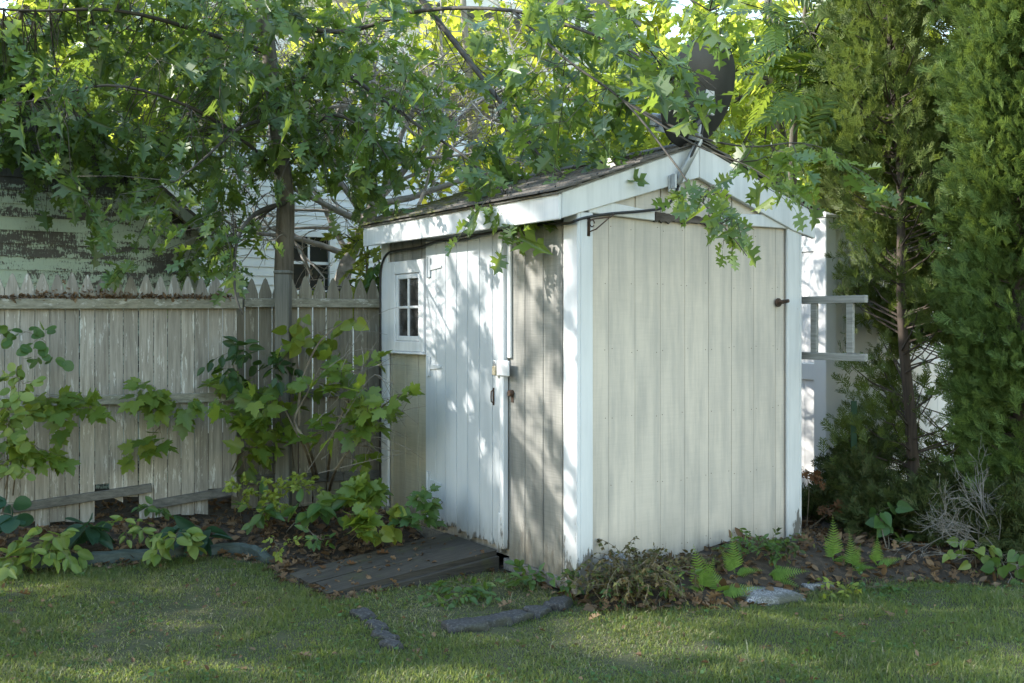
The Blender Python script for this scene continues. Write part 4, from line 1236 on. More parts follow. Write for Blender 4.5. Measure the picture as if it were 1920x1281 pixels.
near = [C(100, 60, 8.5, 190, 110, 1.0, 56), C(50, 220, 8.0, 110, 90, .8, 42), C(230, 170, 8.2, 150, 110, .8, 60), C(400, 70, 8.7, 170, 110, .9, 58), C(430, 225, 8.3, 140, 100, .8, 56),
        C(100, 310, 7.6, 130, 26, .4, 7), C(300, 330, 7.6, 60, 35, .4, 8), C(580, 110, 8.8, 140, 110, .8, 34), C(600, 245, 8.6, 100, 75, .7, 24), C(460, 320, 8.3, 60, 55, .5, 12), C(200, -45, 8.8, 230, 60, .8, 30), C(560, -35, 8.8, 150, 50, .6, 20),
        C(420, 400, 7.6, 50, 64, .35, 18), C(446, 520, 7.35, 22, 34, .15, 5), C(270, 350, 7.9, 110, 22, .3, 5), C(250, 500, 8.0, 160, 14, .12, 4), C(690, 260, 8.2, 55, 80, .6, 11), C(730, 70, 8.5, 110, 90, .8, 13), C(830, 190, 8.2, 120, 110, .7, 14),
        C(950, 230, 7.8, 110, 110, .6, 13), C(965, 350, 6.9, 70, 50, .3, 13), C(1090, 130, 7.0, 120, 110, .6, 13), C(1105, 240, 6.8, 60, 55, .4, 7), C(1010, 40, 7.5, 150, 80, .7, 18),
        C(880, 320, 7.4, 70, 50, .4, 7), C(620, 335, 8.0, 50, 40, .4, 4), C(1210, 20, 6.6, 110, 50, .5, 4)]
back = [C(40, 110, 8.9, 90, 90, .3, 26), C(60, 120, 10.5, 170, 130, .6, 30), C(230, 90, 10.5, 150, 120, .6, 30), C(400, 130, 10.8, 150, 140, .6, 34), C(150, 235, 8.9, 170, 50, .35, 32), C(330, 250, 9.2, 90, 50, .4, 16), C(560, 160, 10.6, 110, 140, .5, 30), C(430, 330, 9.8, 70, 80, .4, 12), C(680, 110, 10.4, 120, 110, .5, 12), C(780, 260, 9.8, 100, 90, .4, 6), C(880, 150, 9.6, 130, 130, .5, 7), C(400, 440, 9.2, 50, 60, .2, 10),
        C(1010, 200, 9.2, 110, 120, .5, 4), C(640, 300, 9.8, 90, 70, .4, 8)]
front = [C(1200, 90, 5.7, 50, 55, .25, 6), C(1262, 155, 5.7, 34, 40, .18, 5), C(1370, 0, 5.8, 80, 20, .3, 4), C(1430, 285, 5.9, 40, 18, .2, 3), C(1490, 275, 6.2, 60, 24, .25, 4), C(1560, 292, 6.4, 40, 14, .2, 2)]
spray = [C(1335, 360, 5.55, 70, 30, .12, 6), C(1365, 405, 5.45, 36, 12, .08, 4), C(1445, 345, 5.7, 40, 18, .1, 3)]
offl = [((-4.8, 7.9, 4.2), (1.5, 1.2, 1.0), 130), ((-3.4, 8.2, 5.2), (1.5, 1.2, .8), 80), ((-5.0, 7.4, 3.2), (1.0, 1.1, .8), 80), ((-6.4, 7.8, 4.8), (1.4, 1.2, 1.1), 120), ((-6.2, 6.6, 3.8), (1.1, 1.0, 1.0), 90)]

# open sky gaps: leaves are thinner where the sun comes through on the door and on a few lawn spots
_n_u = -np.array(U); _S = np.array(SUN)
spots = [(onground(px, py), r) for px, py, r in ((1225, 1165, .22), (1285, 1160, .20), (1340, 1152, .20), (1425, 1160, .20), (1160, 1180, .15), (1500, 1165, .12), (1430, 1225, .17), (1280, 1210, .12), (870, 1268, .18), (1010, 1280, .15), (1120, 1205, .15), (300, 1275, .07), (1880, 1255, .10))]
lit_pts = [(at(405, 540, 8.1), .07), (at(272, 566, 7.95), .05), (at(1513, 820, 9.35), .20), (at(1512, 745, 9.35), .14), (at(1508, 610, 9.35), .16), (at(1515, 520, 9.35), .10), (at(1535, 800, 9.15), .16), (at(1537, 690, 9.15), .12), (at(1515, 430, 9.4), .12), (at(1537, 540, 9.15), .10)]
def keep_mask(pos):
    pos = np.asarray(pos, float)
    k = np.ones(len(pos), bool)
    # hit on the door wall plane
    rel = pos - np.array(P0)
    den = _S @ _n_u
    t = (rel @ _n_u) / den
    hit = pos - t[:, None] * _S
    hy = (hit - np.array(P0)) @ np.array(V); hz = hit[:, 2]
    a = hy + hz * .97                       # runs along the light streaks
    b = hz - .97 * hy                       # runs across them
    pat = np.array([mnoise.noise(Vector((x * 1.25, y * 3.0, 3.7))) * .75 + .60 * mnoise.noise(Vector((x * 2.9, y * 7.5, 1.2))) for x, y in zip(a, b)])
    zone = (t > .12) & (hy > -.1) & (hy < 2.75) & (hz > -.1) & (hz < 2.5)
    thr = -.38 + 1.3 * sstep(-.42, -.58, b) + .25 * sstep(1.1, 1.5, b) + .16 * sstep(1.0, .6, hy)
    k &= ~(zone & (pat > thr) & (np.random.default_rng(len(pos)).random(len(pos)) > .20))
    # ground spots
    t2 = (pos[:, 2] + .12) / _S[2]
    far = np.clip(t2 / 18, 0, 1) * .06
    g = pos - t2[:, None] * _S
    for c, r in spots:
        dx = (g[:, 0] - c.x); dy = g[:, 1] - c.y
        k &= ~(np.hypot(dx * .70, dy * 1.25) < r * .85 + .04 + far)
    for c, r in lit_pts:
        rel2 = pos - np.array(c); tt = rel2 @ _S
        k &= ~((np.linalg.norm(rel2 - tt[:, None] * _S, axis=1) < r + .05) & (tt > .1))
    return k
oc = np.array(at(500, -100, 9.0))
mbt = MB()
P, D, Ls = clump_twigs(near, .98, oc, .22, (.25, .5)); k = keep_mask(P); P, D, Ls = P[k], D[k], Ls[k]; lp = [p for p, _ in limbs[:12]]
twig_tubes(mbt, P, D, Ls, lp, .003, .0042)
A = twig_leaves(P, D, Ls, 9, (.09, .185), .5, .30)
P, D, Ls = clump_twigs(back, .8, oc, .2, (.25, .5)); twig_tubes(mbt, P, D, Ls, lp, .0035, .006)
A0 = twig_leaves(P, D, Ls, 9, (.08, .16), .5, .3)
P, D, Ls = clump_twigs(front, 1.0, oc, .25, (.2, .4)); twig_tubes(mbt, P, D, Ls, lp, .003, .006)
B = twig_leaves(P, D, Ls, 7, (.105, .165), .45, .30)
P, D, Ls = clump_twigs(spray, 1.0, np.array(at(1200, 250, 6.2)), .30, (.12, .24)); twig_tubes(mbt, P, D, Ls, lp[8:10], .0025, .004)
B2 = twig_leaves(P, D, Ls, 5, (.075, .12), .5, .35, up=.5)
B2[2][:, 1] -= .9
pos, tip, nr, sc = [np.concatenate(q) for q in zip(A, A0, B, B2)]
k = keep_mask(pos)
# the branches are cut back around the dish and its mast
_px = 960 + F * pos[:, 0] / pos[:, 1]; _py = HOR - F * (pos[:, 2] - CAMZ) / pos[:, 1]
k &= ~((_px > 1292) & (_px < 1392) & (_py > 70) & (_py < 345) & (pos[:, 1] < 6.9) & (rng.random(len(pos)) < .85))
leaf_cloud('crown', OAKS, pos[k], tip[k], nr[k], sc[k], M['oak'], oak, rng.uniform(.8, 1.1, int(k.sum())))
P, D, Ls = clump_twigs(offl, 1.0, oc, .15, (.3, .55)); k = keep_mask(P); P, D, Ls = P[k], D[k], Ls[k]
twig_tubes(mbt, P[::3], D[::3], Ls[::3], [p for p, _ in limbs[12:]], .004, .009)
mbt.build('twigs', M['bark_twig'], oak)
pos, tip, nr, sc = twig_leaves(P, D, Ls, 9, (.12, .19), .5, .2)
k = keep_mask(pos)
leaf_cloud('outer_crown', OAK_LO, pos[k], tip[k], nr[k], sc[k], M['oak'], oak)

# --- leafy trees further back
def bg_tree(name, label, cat, base, trunk, r0, clumps, tpl, mat, size, per_leaf, bark, group=None, droop=.2, twigs=True, stride=2, ln=(.3, .6), thin=False):
    t = thing(name, label, cat, base, 0, group)
    mb = MB(); sp = smooth_path([Vector(p) for p in trunk], 3); n = len(sp)
    mb.tube(sp, [r0 * (1.15 - .85 * i / (n - 1)) for i in range(n)], 10); mb.build('trunk', bark, t, True)
    P, D, Ls = clump_twigs(clumps, 1.0, np.array(trunk[-1]), droop, ln)
    if thin:
        k = keep_mask(P); P, D, Ls = P[k], D[k], Ls[k]
    if twigs:
        mb = MB(); paths = [trunk[len(trunk) // 3:]] + [[trunk[min(len(trunk) - 1, len(trunk) // 2)], c] for c, _, _ in clumps]
        for pth in paths[1:]:
            a, b = Vector(pth[0]), Vector(pth[1])
            mb.tube([a, a.lerp(b, .5) + Vector((0, 0, .1)), b], [r0 * .3, r0 * .2, r0 * .08], 5)
        twig_tubes(mb, P[::stride], D[::stride], Ls[::stride], paths, .004, .008)
        mb.build('branches', M['bark_twig'] if bark is not M['bark_light'] else M['bark_light'], t)
    pos, tip, nr, sc = twig_leaves(P, D, Ls, per_leaf, size, .5, droop)
    if thin:
        k = keep_mask(pos); pos, tip, nr, sc = pos[k], tip[k], nr[k], sc[k]
    leaf_cloud('crown', tpl, pos, tip, nr, sc, mat, t)
    return t
b = gp(*at(893, 900, 11.2).xy)
bg_tree('young_tree', 'slim pale-barked tree with sunlit leaves rising behind the shed roof', 'tree', b, [b, at(892, 500, 11.2), at(889, 330, 11.2), at(884, 200, 11.2), at(872, 60, 11.1), at(862, -120, 11)], .075,
        [C(800, 70, 11.4, 150, 120, .9, 60), C(930, 120, 11.8, 130, 140, .9, 55), C(1060, 170, 12.0, 110, 110, .8, 42), C(760, 190, 11.3, 90, 70, .7, 18), C(640, 60, 11.6, 90, 90, .6, 30), C(560, 190, 11.8, 60, 80, .5, 14), C(1000, 300, 11.6, 100, 70, .7, 24), C(880, 270, 11.4, 110, 70, .7, 22), C(1120, 290, 11.8, 100, 70, .7, 50), C(1060, 230, 12.2, 110, 80, .6, 40), C(1180, 200, 12.4, 90, 90, .6, 40), C(960, 30, 12, 140, 70, .8, 40)],
        MAPLE_LO, M['bgleaf'], (.09, .15), 9, M['bark_light'], thin=True)
b = gp(*at(1462, 900, 13).xy)
bg_tree('maple_tree', 'tall yellow-green maple glowing in the sun between dish and cedars', 'tree', b, [b, at(1462, 500, 13), at(1460, 300, 13), at(1450, 150, 13), at(1440, 0, 13), at(1430, -150, 13)], .10,
        [C(1240, 130, 13.2, 120, 130, 1.0, 80), C(1380, 110, 13.4, 130, 130, 1.0, 80), C(1500, 160, 13.4, 100, 150, 1.0, 66), C(1300, 260, 13, 140, 80, .9, 60), C(1430, 300, 13, 110, 90, .9, 55), C(1350, 390, 13, 120, 70, .9, 40), C(1180, 330, 13.2, 100, 60, .8, 30), C(1600, 260, 13.4, 70, 120, .8, 30), C(1500, 420, 12.8, 70, 60, .6, 24)],
        MAPLE_LO, M['bgleaf2'], (.09, .16), 10, M['bark_oak'])
b = gp(-12, 10.8)
shade_clumps = [((-15.6 + dx, 7.2 + dy, 9.2 + dz), (1.7, 1.3, 1.3), n) for dx, dy, dz, n in ((-3.6, -1.2, -.5, 75), (-3.4, 1.0, -.3, 80), (-1.2, -1.2, 0, 80), (-1.0, 1.0, .2, 85), (1.2, -1.2, 0, 80), (1.3, 1.0, .2, 80), (3.4, -1.0, -.4, 75), (3.5, 1.1, -.3, 75), (4.8, 0, -.6, 60), (-5.0, 0, -.7, 50), (0, 0, .8, 60), (2.2, -2.2, -.6, 50), (-2.2, -2.2, -.6, 50), (4.6, 2.4, -.5, 60))]  # unseen crown clumps added along the sun's path to shade the lawn
bg_tree('maple_tree', 'tall yellow-green sunlit maple above the mint garage roof', 'tree', b, [b, Vector((-12, 10.8, 2)), Vector((-12.1, 10.6, 4.5)), Vector((-12.3, 10.2, 7)), Vector((-12.8, 9.6, 9.5))], .30,
        [C(40, 60, 14, 150, 110, 1.2, 80), C(200, 40, 14, 140, 100, 1.2, 70), C(120, 180, 13.5, 140, 90, 1.0, 56), C(300, 150, 13.0, 110, 110, .6, 44), C(420, 60, 13.0, 120, 90, .5, 44), C(-120, 140, 14.5, 120, 140, 1, 50)] + shade_clumps,
        MAPLE_LO, M['bgleaf2'], (.13, .24), 10, M['bark_oak'], thin=True, stride=4)
b = gp(2.3, 21.0)
bg_tree('maple_tree', 'distant yellow-green tree closing the view above the shed', 'tree', b, [b, Vector((2.3, 21, 3)), Vector((2.3, 21, 6)), Vector((2.2, 21, 9)), Vector((2.2, 21, 11))], .22,
        [C(1080, 60, 20, 150, 160, 2, 70), C(1230, 120, 20.5, 150, 170, 2, 90), C(1400, 160, 21, 150, 190, 2, 100), C(1560, 200, 21, 140, 200, 2, 90), C(1330, 380, 20, 170, 110, 1.5, 70), C(1180, 330, 20, 120, 130, 1.5, 50), C(1700, 200, 21, 140, 200, 2, 40), C(1500, 430, 19, 110, 80, 1, 40)],
        MAPLE_LO, M['bgleaf'], (.20, .34), 11, M['bark_oak'], None, .2, True, 4, (.5, 1.0))
# --- compound-leaved ailanthus
b = gp(*at(1500, 900, 9.8).xy)
ail = thing('ailanthus_tree', 'slender tree with long feathery compound leaves hanging left of the cedars', 'tree', b)
tk = [b, at(1492, 500, 9.8), at(1486, 300, 9.7), at(1500, 120, 9.5), at(1520, -60, 9.3)]
mb = MB(); mb.tube(smooth_path(tk), [.055 * (1 - .6 * i / 16) for i in range(17)], 8); mb.build('trunk', M['bark_oak'], ail, True)
pos = []; tip = []; nr = []; sc = []
mb = MB()
for cx, cy, Y, n, spread in ((1440, 120, 9.2, 13, 60), (1520, 60, 9.0, 15, 70), (1570, 150, 8.8, 13, 60), (1500, 190, 8.9, 14, 60), (1440, 20, 9.1, 12, 70), (1590, 20, 9, 10, 60), (1560, 240, 9, 7, 40)):
    c = at(cx, cy, Y); mb.tube([at(1500, 120, 9.5), c.lerp(at(1500, 80, 9.5), .5) + Vector((0, 0, .1)), c], [.015, .012, .008], 6)
    for i in range(n):
        a = rng.uniform(0, 2 * math.pi)
        p = at(cx + rng.normal() * spread * .4, cy + rng.normal() * spread * .4, Y + rng.normal() * .25)
        pos.append(tuple(p)); tip.append((math.cos(a), math.sin(a) * .7 - .2, rng.uniform(-.8, .1))); nr.append((rng.normal() * .3, rng.normal() * .3 - .5, 1)); sc.append(rng.uniform(.42, .62))
        mb.tube([c, p], [.006, .003], 4)
mb.build('branches', M['bark_twig'], ail)
leaf_cloud('crown', COMPOUND, pos, tip, nr, sc, M['ailanthus'], ail)

# --- bare tree behind the fence
bb_ = gp(*at(628, 900, 10.3).xy)
bare = thing('bare_tree', 'leafless pale tree with a tangle of fine twigs before the white house', 'tree', bb_)
mbk = MB(); mbf = MB()
rr = random.Random(11)
def grow(p, d, ln, r, depth, mb_t):
    pts = [p]; q = p.copy(); dd = d.copy()
    for _ in range(3):
        dd = (dd + Vector((rr.gauss(0, .16), rr.gauss(0, .16), rr.gauss(0, .12) + .02))).normalized(); q = q + dd * (ln / 3); pts.append(q.copy())
    mb_t.tube(pts, [r, r * .88, r * .76, r * .62], 6 if r > .012 else 3, False)
    if depth <= 0: return
    for k in range(rr.choice((3, 3, 4)) if depth > 1 else 5):
        j = rr.choice((1, 2, 3, 3)); b_ = pts[j]
        nd = (dd * .75 + Vector((rr.gauss(0, .75), rr.gauss(0, .5), rr.gauss(.12, .5)))).normalized()
        grow(b_, nd, ln * rr.uniform(.55, .82), max(r * rr.uniform(.45, .62), .0035), depth - 1, mb_t if r * .5 > .02 and mb_t is mbk else mbf)
t0 = bb_; t1_ = at(655, 480, 10.3); t2_ = at(690, 420, 10.2); t3_ = at(698, 385, 10.1)
mbk.tube(smooth_path([t0, at(632, 600, 10.3), t1_, t2_, t3_]), [.085 - .0018 * i for i in range(17)], 10)
for q, d, ln, r in ((t3_, (.25, 0, 1), .9, .045), (t3_, (.9, .1, .7), .9, .04), (t2_, (-.9, 0, .5), .9, .035), (t1_, (-1, -.1, .4), .9, .032), (t3_, (-.35, .2, 1), 1.0, .04), (t3_, (1, .1, .25), 1.1, .035), (t2_, (.8, -.1, .35), .9, .03), (t3_, (-.8, .2, .9), 1.0, .035), (at(620, 300, 10.6), (.05, 0, 1), .8, .03), (t3_, (.6, .3, 1), 1.1, .035), (t1_, (-.6, .2, .9), 1.0, .03)):
    grow(Vector(q), Vector(d).normalized(), ln, r, 4, mbk)
mbk.tube(smooth_path([t2_, at(660, 370, 10.4), at(625, 320, 10.6), at(622, 250, 10.6), at(640, 190, 10.6)]), [.04 - .001 * i for i in range(17)], 8)
mbk.build('trunk', M['bark_bare'], bare, True); mbf.build('twigs', M['bark_bare'], bare)

# --- shrub behind the fence beside the shed
b = gp(*at(690, 900, 9.3).xy)
bg_tree('leafy_shrub', 'bright yellow-green shrub showing over the fence beside the shed eave', 'shrub', b, [b, at(690, 600, 9.3), at(688, 500, 9.3), at(690, 450, 9.3)], .02,
        [C(675, 455, 9.3, 38, 28, .25, 8), C(700, 480, 9.2, 26, 30, .2, 5), C(640, 545, 9.6, 60, 14, .3, 12)], MAPLE_LO, M['lime'], (.06, .11), 8, M['stem'], None, .2, True, 1, (.12, .25))
b = gp(*at(712, 900, 9.0).xy)
bg_tree('leafy_shrub', 'dark green broad leaves hanging between fence end and shed corner', 'shrub', b, [b, at(712, 650, 9.0), at(712, 540, 9.0), at(710, 480, 9.0)], .015,
        [C(708, 520, 8.9, 16, 40, .15, 6)], OVAL, M['green'], (.10, .16), 6, M['stem'], None, .4, True, 1, (.1, .2))

# --- cedars
def cedar(label, base, top, r0, Rfun, z0, z1, nt, mat, size, lean=0.0, gaps=None, trunk_hi=None, per=26, seed=1, cl=.22):
    r = np.random.default_rng(seed)
    t = thing('cedar_tree', label, 'tree', base, 0, 'cedar trees on the right')
    mb = MB(); H = top - base.z
    axis = lambda z: np.array([base.x + lean * (z - base.z) + .02 * math.sin(z * 3), base.y, z])
    zs = np.linspace(base.z - .1, top, 12)
    mb.tube([Vector(axis(z)) for z in zs], [r0 * (1.2 - .95 * i / 11) for i in range(12)], 9)
    mb.build('trunk', M['bark_cedar'], t, True)
    z = z0 + (z1 - z0) * r.random(nt); ang = r.random(nt) * 2 * np.pi
    rad = np.array([Rfun(q) for q in z]) * (r.random(nt) ** .35)
    ax = np.stack([axis(q) for q in z])
    c = ax + np.stack([np.cos(ang) * rad, np.sin(ang) * rad, np.zeros(nt)], 1)
    if gaps is not None:
        k = np.ones(nt, bool)
        for gx, gy, gr in gaps:
            px = 960 + F * c[:, 0] / c[:, 1]; py = HOR - F * (c[:, 2] - CAMZ) / c[:, 1]
            k &= np.hypot(px - gx, py - gy) > gr
        c, ax, rad, ang, z = c[k], ax[k], rad[k], ang[k], z[k]
    n = len(c)
    mb = MB()
    for i in range(n):
        a = Vector(ax[i]); a.z -= rad[i] * .45
        m = a.lerp(Vector(c[i]), .6) - Vector((0, 0, .04))
        mb.tube([a, m, Vector(c[i])], [.009, .006, .003], 4, False)
    mb.build('branches', M['bark_cedar'], t)
    cr = MB()
    out = np.stack([np.cos(ang), np.sin(ang), np.full(n, .25)], 1)
    pos = (c[:, None] + r.normal(size=(n, per, 3)) * np.array([cl * .5, cl * .5, cl * .62])).reshape(-1, 3)
    o3 = np.repeat(out, per, 0)
    if gaps is not None:
        k = np.ones(len(pos), bool)
        for gx, gy, gr in gaps:
            k &= np.hypot(960 + F * pos[:, 0] / pos[:, 1] - gx, HOR - F * (pos[:, 2] - CAMZ) / pos[:, 1] - gy) > gr
        pos, o3 = pos[k], o3[k]
    tip = o3 * .7 + r.normal(size=pos.shape) * .38 + np.array([0, 0, .55])
    nr = np.cross(o3, np.array([0, 0, 1.0])) + r.normal(size=pos.shape) * .7
    sc = r.uniform(size[0], size[1], len(pos))
    parts = []
    for j, tp in enumerate(SPRAYS):
        q = slice(j, None, 3)
        parts.append((tp, pos[q], tip[q], nr[q], sc[q]))
    # one crown mesh out of the three spray shapes
    vs = []; sz = []; lo = []; bsum = 0
    for tp, p_, t_, n_, s_ in parts:
        v, f = tp; m_ = len(p_)
        y = norm(t_); x = norm(np.cross(y, n_)); zz = np.cross(x, y)
        vv = (v[None, :, 0, None] * x[:, None] + v[None, :, 1, None] * y[:, None] + v[None, :, 2, None] * zz[:, None]) * s_[:, None, None] + p_[:, None]
        l = np.concatenate([np.array(q) for q in f]); s0 = np.array([len(q) for q in f])
        lo.append((l[None] + (np.arange(m_) * len(v))[:, None]).ravel() + bsum); sz.append(np.tile(s0, m_)); vs.append(vv.reshape(-1, 3)); bsum += m_ * len(v)
    np_mesh('crown', np.concatenate(vs), np.concatenate(sz), np.concatenate(lo), mat, t)
    return t
c1 = gp(*at(1712, 980, 8.3).xy)
cedar('thin cedar with a bare reddish lower trunk standing by the ladder', c1, 4.9, .042, lambda z: .68 - .04 * max(0, z - 2.2) - .1 * max(0, 1.2 - z), .55, 4.6, 190, M['cedar'], (.10, .17), -.045,
      gaps=[(1700, 640, 16), (1706, 690, 20), (1712, 740, 20), (1716, 790, 18), (1717, 840, 16), (1525, 430, 55), (1525, 520, 55), (1525, 610, 55), (1528, 700, 55), (1525, 790, 50), (1520, 350, 40), (1745, 690, 34), (1625, 650, 22), (1605, 720, 18), (1755, 770, 26), (1650, 745, 16), (1550, 640, 40), (1555, 760, 34), (1700, 440, 26), (1700, 690, 20), (1708, 790, 26), (1590, 600, 30)], seed=2)
c2 = gp(*at(1925, 1000, 7.3).xy)
cedar('dense bright green cedar at the right edge of the photo', c2, 5.4, .09, lambda z: (.44 if z > .6 else .25 + .3 * z), .25, 4.6, 360, M['cedar_bright'], (.085, .15), 0, seed=3, per=50, cl=.16)
c3 = gp(*at(1660, 980, 10.6).xy)
cedar('olive toned cedar catching sun behind the thin cedar', c3, 5.6, .08, lambda z: .60 - .03 * max(0, z - 3), 1.7, 5.3, 290, M['cedar_olive'], (.10, .17), .0, gaps=[(1760, 60, 40), (1700, 110, 26), (1535, 450, 30), (1530, 520, 40)], seed=4, per=28, cl=.26)
c4 = gp(*at(1808, 980, 8.9).xy)
cedar('dark cedar set back between the thin cedar and the bright one', c4, 5.6, .08, lambda z: .60 - .02 * max(0, z - 3) , .4, 5.2, 380, M['cedar'], (.10, .17), .0, gaps=[(1770, 60, 30), (1790, 110, 26), (1752, 700, 52), (1770, 790, 40), (1630, 660, 44), (1600, 740, 40), (1650, 760, 24), (1705, 60, 26), (1760, 100, 30)], seed=5, per=26, cl=.24)

# added unseen hedge left of the lawn, outside the frame: it keeps the left sky off the door
hb = gp(-5.4, 3.2)
hedge = thing('sky_block_hedge', 'added unseen cedar hedge blocking the left sky from the door', 'hedge', hb)
mb = MB()
for yy in np.arange(-1.6, 4.4, .8):
    mb.tube([gp(-5.4, yy, -.1), gp(-5.4, yy, 2.5), gp(-5.4, yy, 4.2)], [.06, .045, .02], 6)
mb.build('trunks', M['bark_cedar'], hedge, True)
nh = 7000
hp = np.stack([-5.4 + rng.uniform(-1, 1, nh) ** 3 * .25 + np.where(rng.random(nh) < .6, .28, -.28), rng.uniform(-2.0, 4.5, nh), rng.uniform(-.05, 4.4, nh)], 1)
leaf_cloud('foliage', SPRAYS[0], hp, rng.normal(size=(nh, 3)) * .5 + np.array([.5, 0, .5]), np.array([.3, 1.0, 0]) + rng.normal(size=(nh, 3)) * .6, rng.uniform(.16, .28, nh), M['cedar'], hedge)

# ================================================================== UNDERGROWTH
def plant(name, label, cat, base, clumps, tpl, mat, size, per, stems_to=None, stem_r=.005, bark=None, group=None, droop=.3, ln=(.08, .2), face=.5, connect=True, up=1.0, stem_paths=None, leafname='foliage'):
    t = thing(name, label, cat, base, 0, group)
    P, D, Ls = clump_twigs(clumps, 1.0, np.array(base) + np.array([0, .3, 0]), droop * .5, ln)
    mb = MB(); paths = stem_paths or [[base, Vector(c)] for c, _, _ in clumps]
    for pth in paths:
        pth = [Vector(q) for q in pth]
        if len(pth) == 2:
            m = pth[0].lerp(pth[1], .5) + Vector(rng.normal(size=3) * .08 * (pth[1] - pth[0]).length); pth = [pth[0], m, pth[1]]
        sp = smooth_path(pth, 3); n = len(sp)
        mb.tube(sp, [stem_r * (1.2 - .8 * i / (n - 1)) for i in range(n)], 5)
    twig_tubes(mb, P, D, Ls, paths if connect else None, stem_r * .35, stem_r * .5)
    mb.build('stem', bark or M['stem'], t)
    pos, tip, nr, sc = twig_leaves(P, D, Ls, per, size, .5, droop, up)
    nr[:, 1] -= face
    k = keep_mask(pos); pos, tip, nr, sc = pos[k], tip[k], nr[k], sc[k]
    pos[:, 2] = np.maximum(pos[:, 2], gz(pos[:, 0], pos[:, 1]) + .012)
    leaf_cloud(leafname, tpl, pos, tip, nr, sc, mat, t, rng.uniform(.85, 1.15, len(pos)))
    return t
# saplings in front of the fence
b = onground(470, 945)
plant('maple_sapling', 'maple sapling with layered leaves left of the grey fence post', 'shrub', b, [C(480, 790, 7.95, 48, 55, .2, 12), C(462, 730, 8.05, 34, 26, .15, 4), C(505, 745, 8.0, 36, 36, .15, 5), C(450, 850, 7.9, 26, 22, .15, 4)], MAPLE, M['maple'], (.09, .155), 5, stem_r=.008, droop=.25, ln=(.1, .22))
b = onground(500, 950)
plant('viburnum_shrub', 'dark oval-leaved shrub arching above the maple sapling on the fence', 'shrub', b, [C(470, 660, 8.1, 48, 16, .15, 5), C(440, 695, 8.1, 20, 24, .15, 4), C(490, 690, 8.05, 35, 16, .15, 3), C(525, 680, 8.05, 16, 28, .1, 3)], OVAL, M['viburnum'], (.08, .125), 5, stem_r=.006, droop=.6, ln=(.1, .25))
b = onground(600, 935)
stems = [[b, at(575, 850, 7.85), at(550, 800, 7.85), at(530, 760, 7.9)], [b + Vector((.02, 0, 0)), at(580, 840, 7.8), at(552, 790, 7.8), at(575, 740, 7.85), at(600, 690, 7.9)], [b + Vector((.05, .02, 0)), at(620, 840, 7.8), at(640, 780, 7.75), at(680, 690, 7.8)],
         [b + Vector((.07, 0, 0)), at(630, 880, 7.75), at(690, 800, 7.7), at(720, 760, 7.6), at(755, 740, 7.5)], [at(560, 800, 7.85), at(565, 720, 7.9), at(600, 640, 8.0), at(650, 600, 8.1)]]
plant('maple_sapling', 'many-stemmed maple sapling in front of the fence beside the shed', 'shrub', b, [C(640, 795, 7.75, 45, 28, .15, 7), C(685, 745, 7.75, 40, 34, .15, 6), C(735, 750, 7.6, 14, 14, .08, 2), C(600, 705, 7.95, 50, 18, .15, 3), C(660, 695, 7.9, 36, 16, .15, 4), C(690, 850, 7.8, 34, 22, .15, 2)],
      MAPLE, M['maple'], (.09, .15), 5, stem_r=.011, droop=.3, ln=(.1, .22), stem_paths=stems)
b = onground(560, 940)
plant('climbing_vine', 'thin vine with a few yellow leaves looping across the fence by the post', 'vine', b, [C(555, 598, 8.2, 14, 8, .05, 2), C(660, 600, 8.2, 28, 8, .05, 3), C(600, 630, 8.2, 60, 14, .08, 7), C(560, 645, 8.2, 30, 10, .08, 3)], HEART, M['maple_yellow'], (.07, .12), 3, stem_r=.003, droop=.8, ln=(.06, .15), up=.2, face=1.0,
      stem_paths=[[b, at(545, 800, 8.1), at(560, 660, 8.2), at(620, 615, 8.2), at(680, 605, 8.2)]])
# bare twigs beside the shed corner
t = thing('dry_twigs', 'bare grey twigs leaning on the shed corner below the small window', 'branch', onground(690, 950))
mb = MB(); r2 = random.Random(5)
for i in range(16):
    a = at(640 + r2.uniform(-70, 60), r2.uniform(690, 900), 7.8); e = at(r2.uniform(690, 790), r2.uniform(560, 860), 7.55)
    m = a.lerp(e, .5) + Vector((r2.gauss(0, .06), r2.gauss(0, .04), r2.gauss(.04, .06)))
    sp = smooth_path([a, m, e]); mb.tube(sp, [.004 - .00035 * k for k in range(len(sp))], 4)
    for _ in range(3):
        k = r2.randrange(3, len(sp) - 1); d = Vector((r2.uniform(-.1, .25), r2.uniform(-.05, .05), r2.uniform(-.15, .15))); mb.tube([sp[k], sp[k] + d * .5 + Vector((0, 0, .01)), sp[k] + d], [.002, .0017, .001], 3)
a = onground(650, 945)
mb.tube(smooth_path([a, at(640, 830, 7.8), at(655, 760, 7.75), at(680, 690, 7.7), at(678, 650, 7.75)]), .0035, 4)
mb.build('twigs', M['deadtwig'], t)
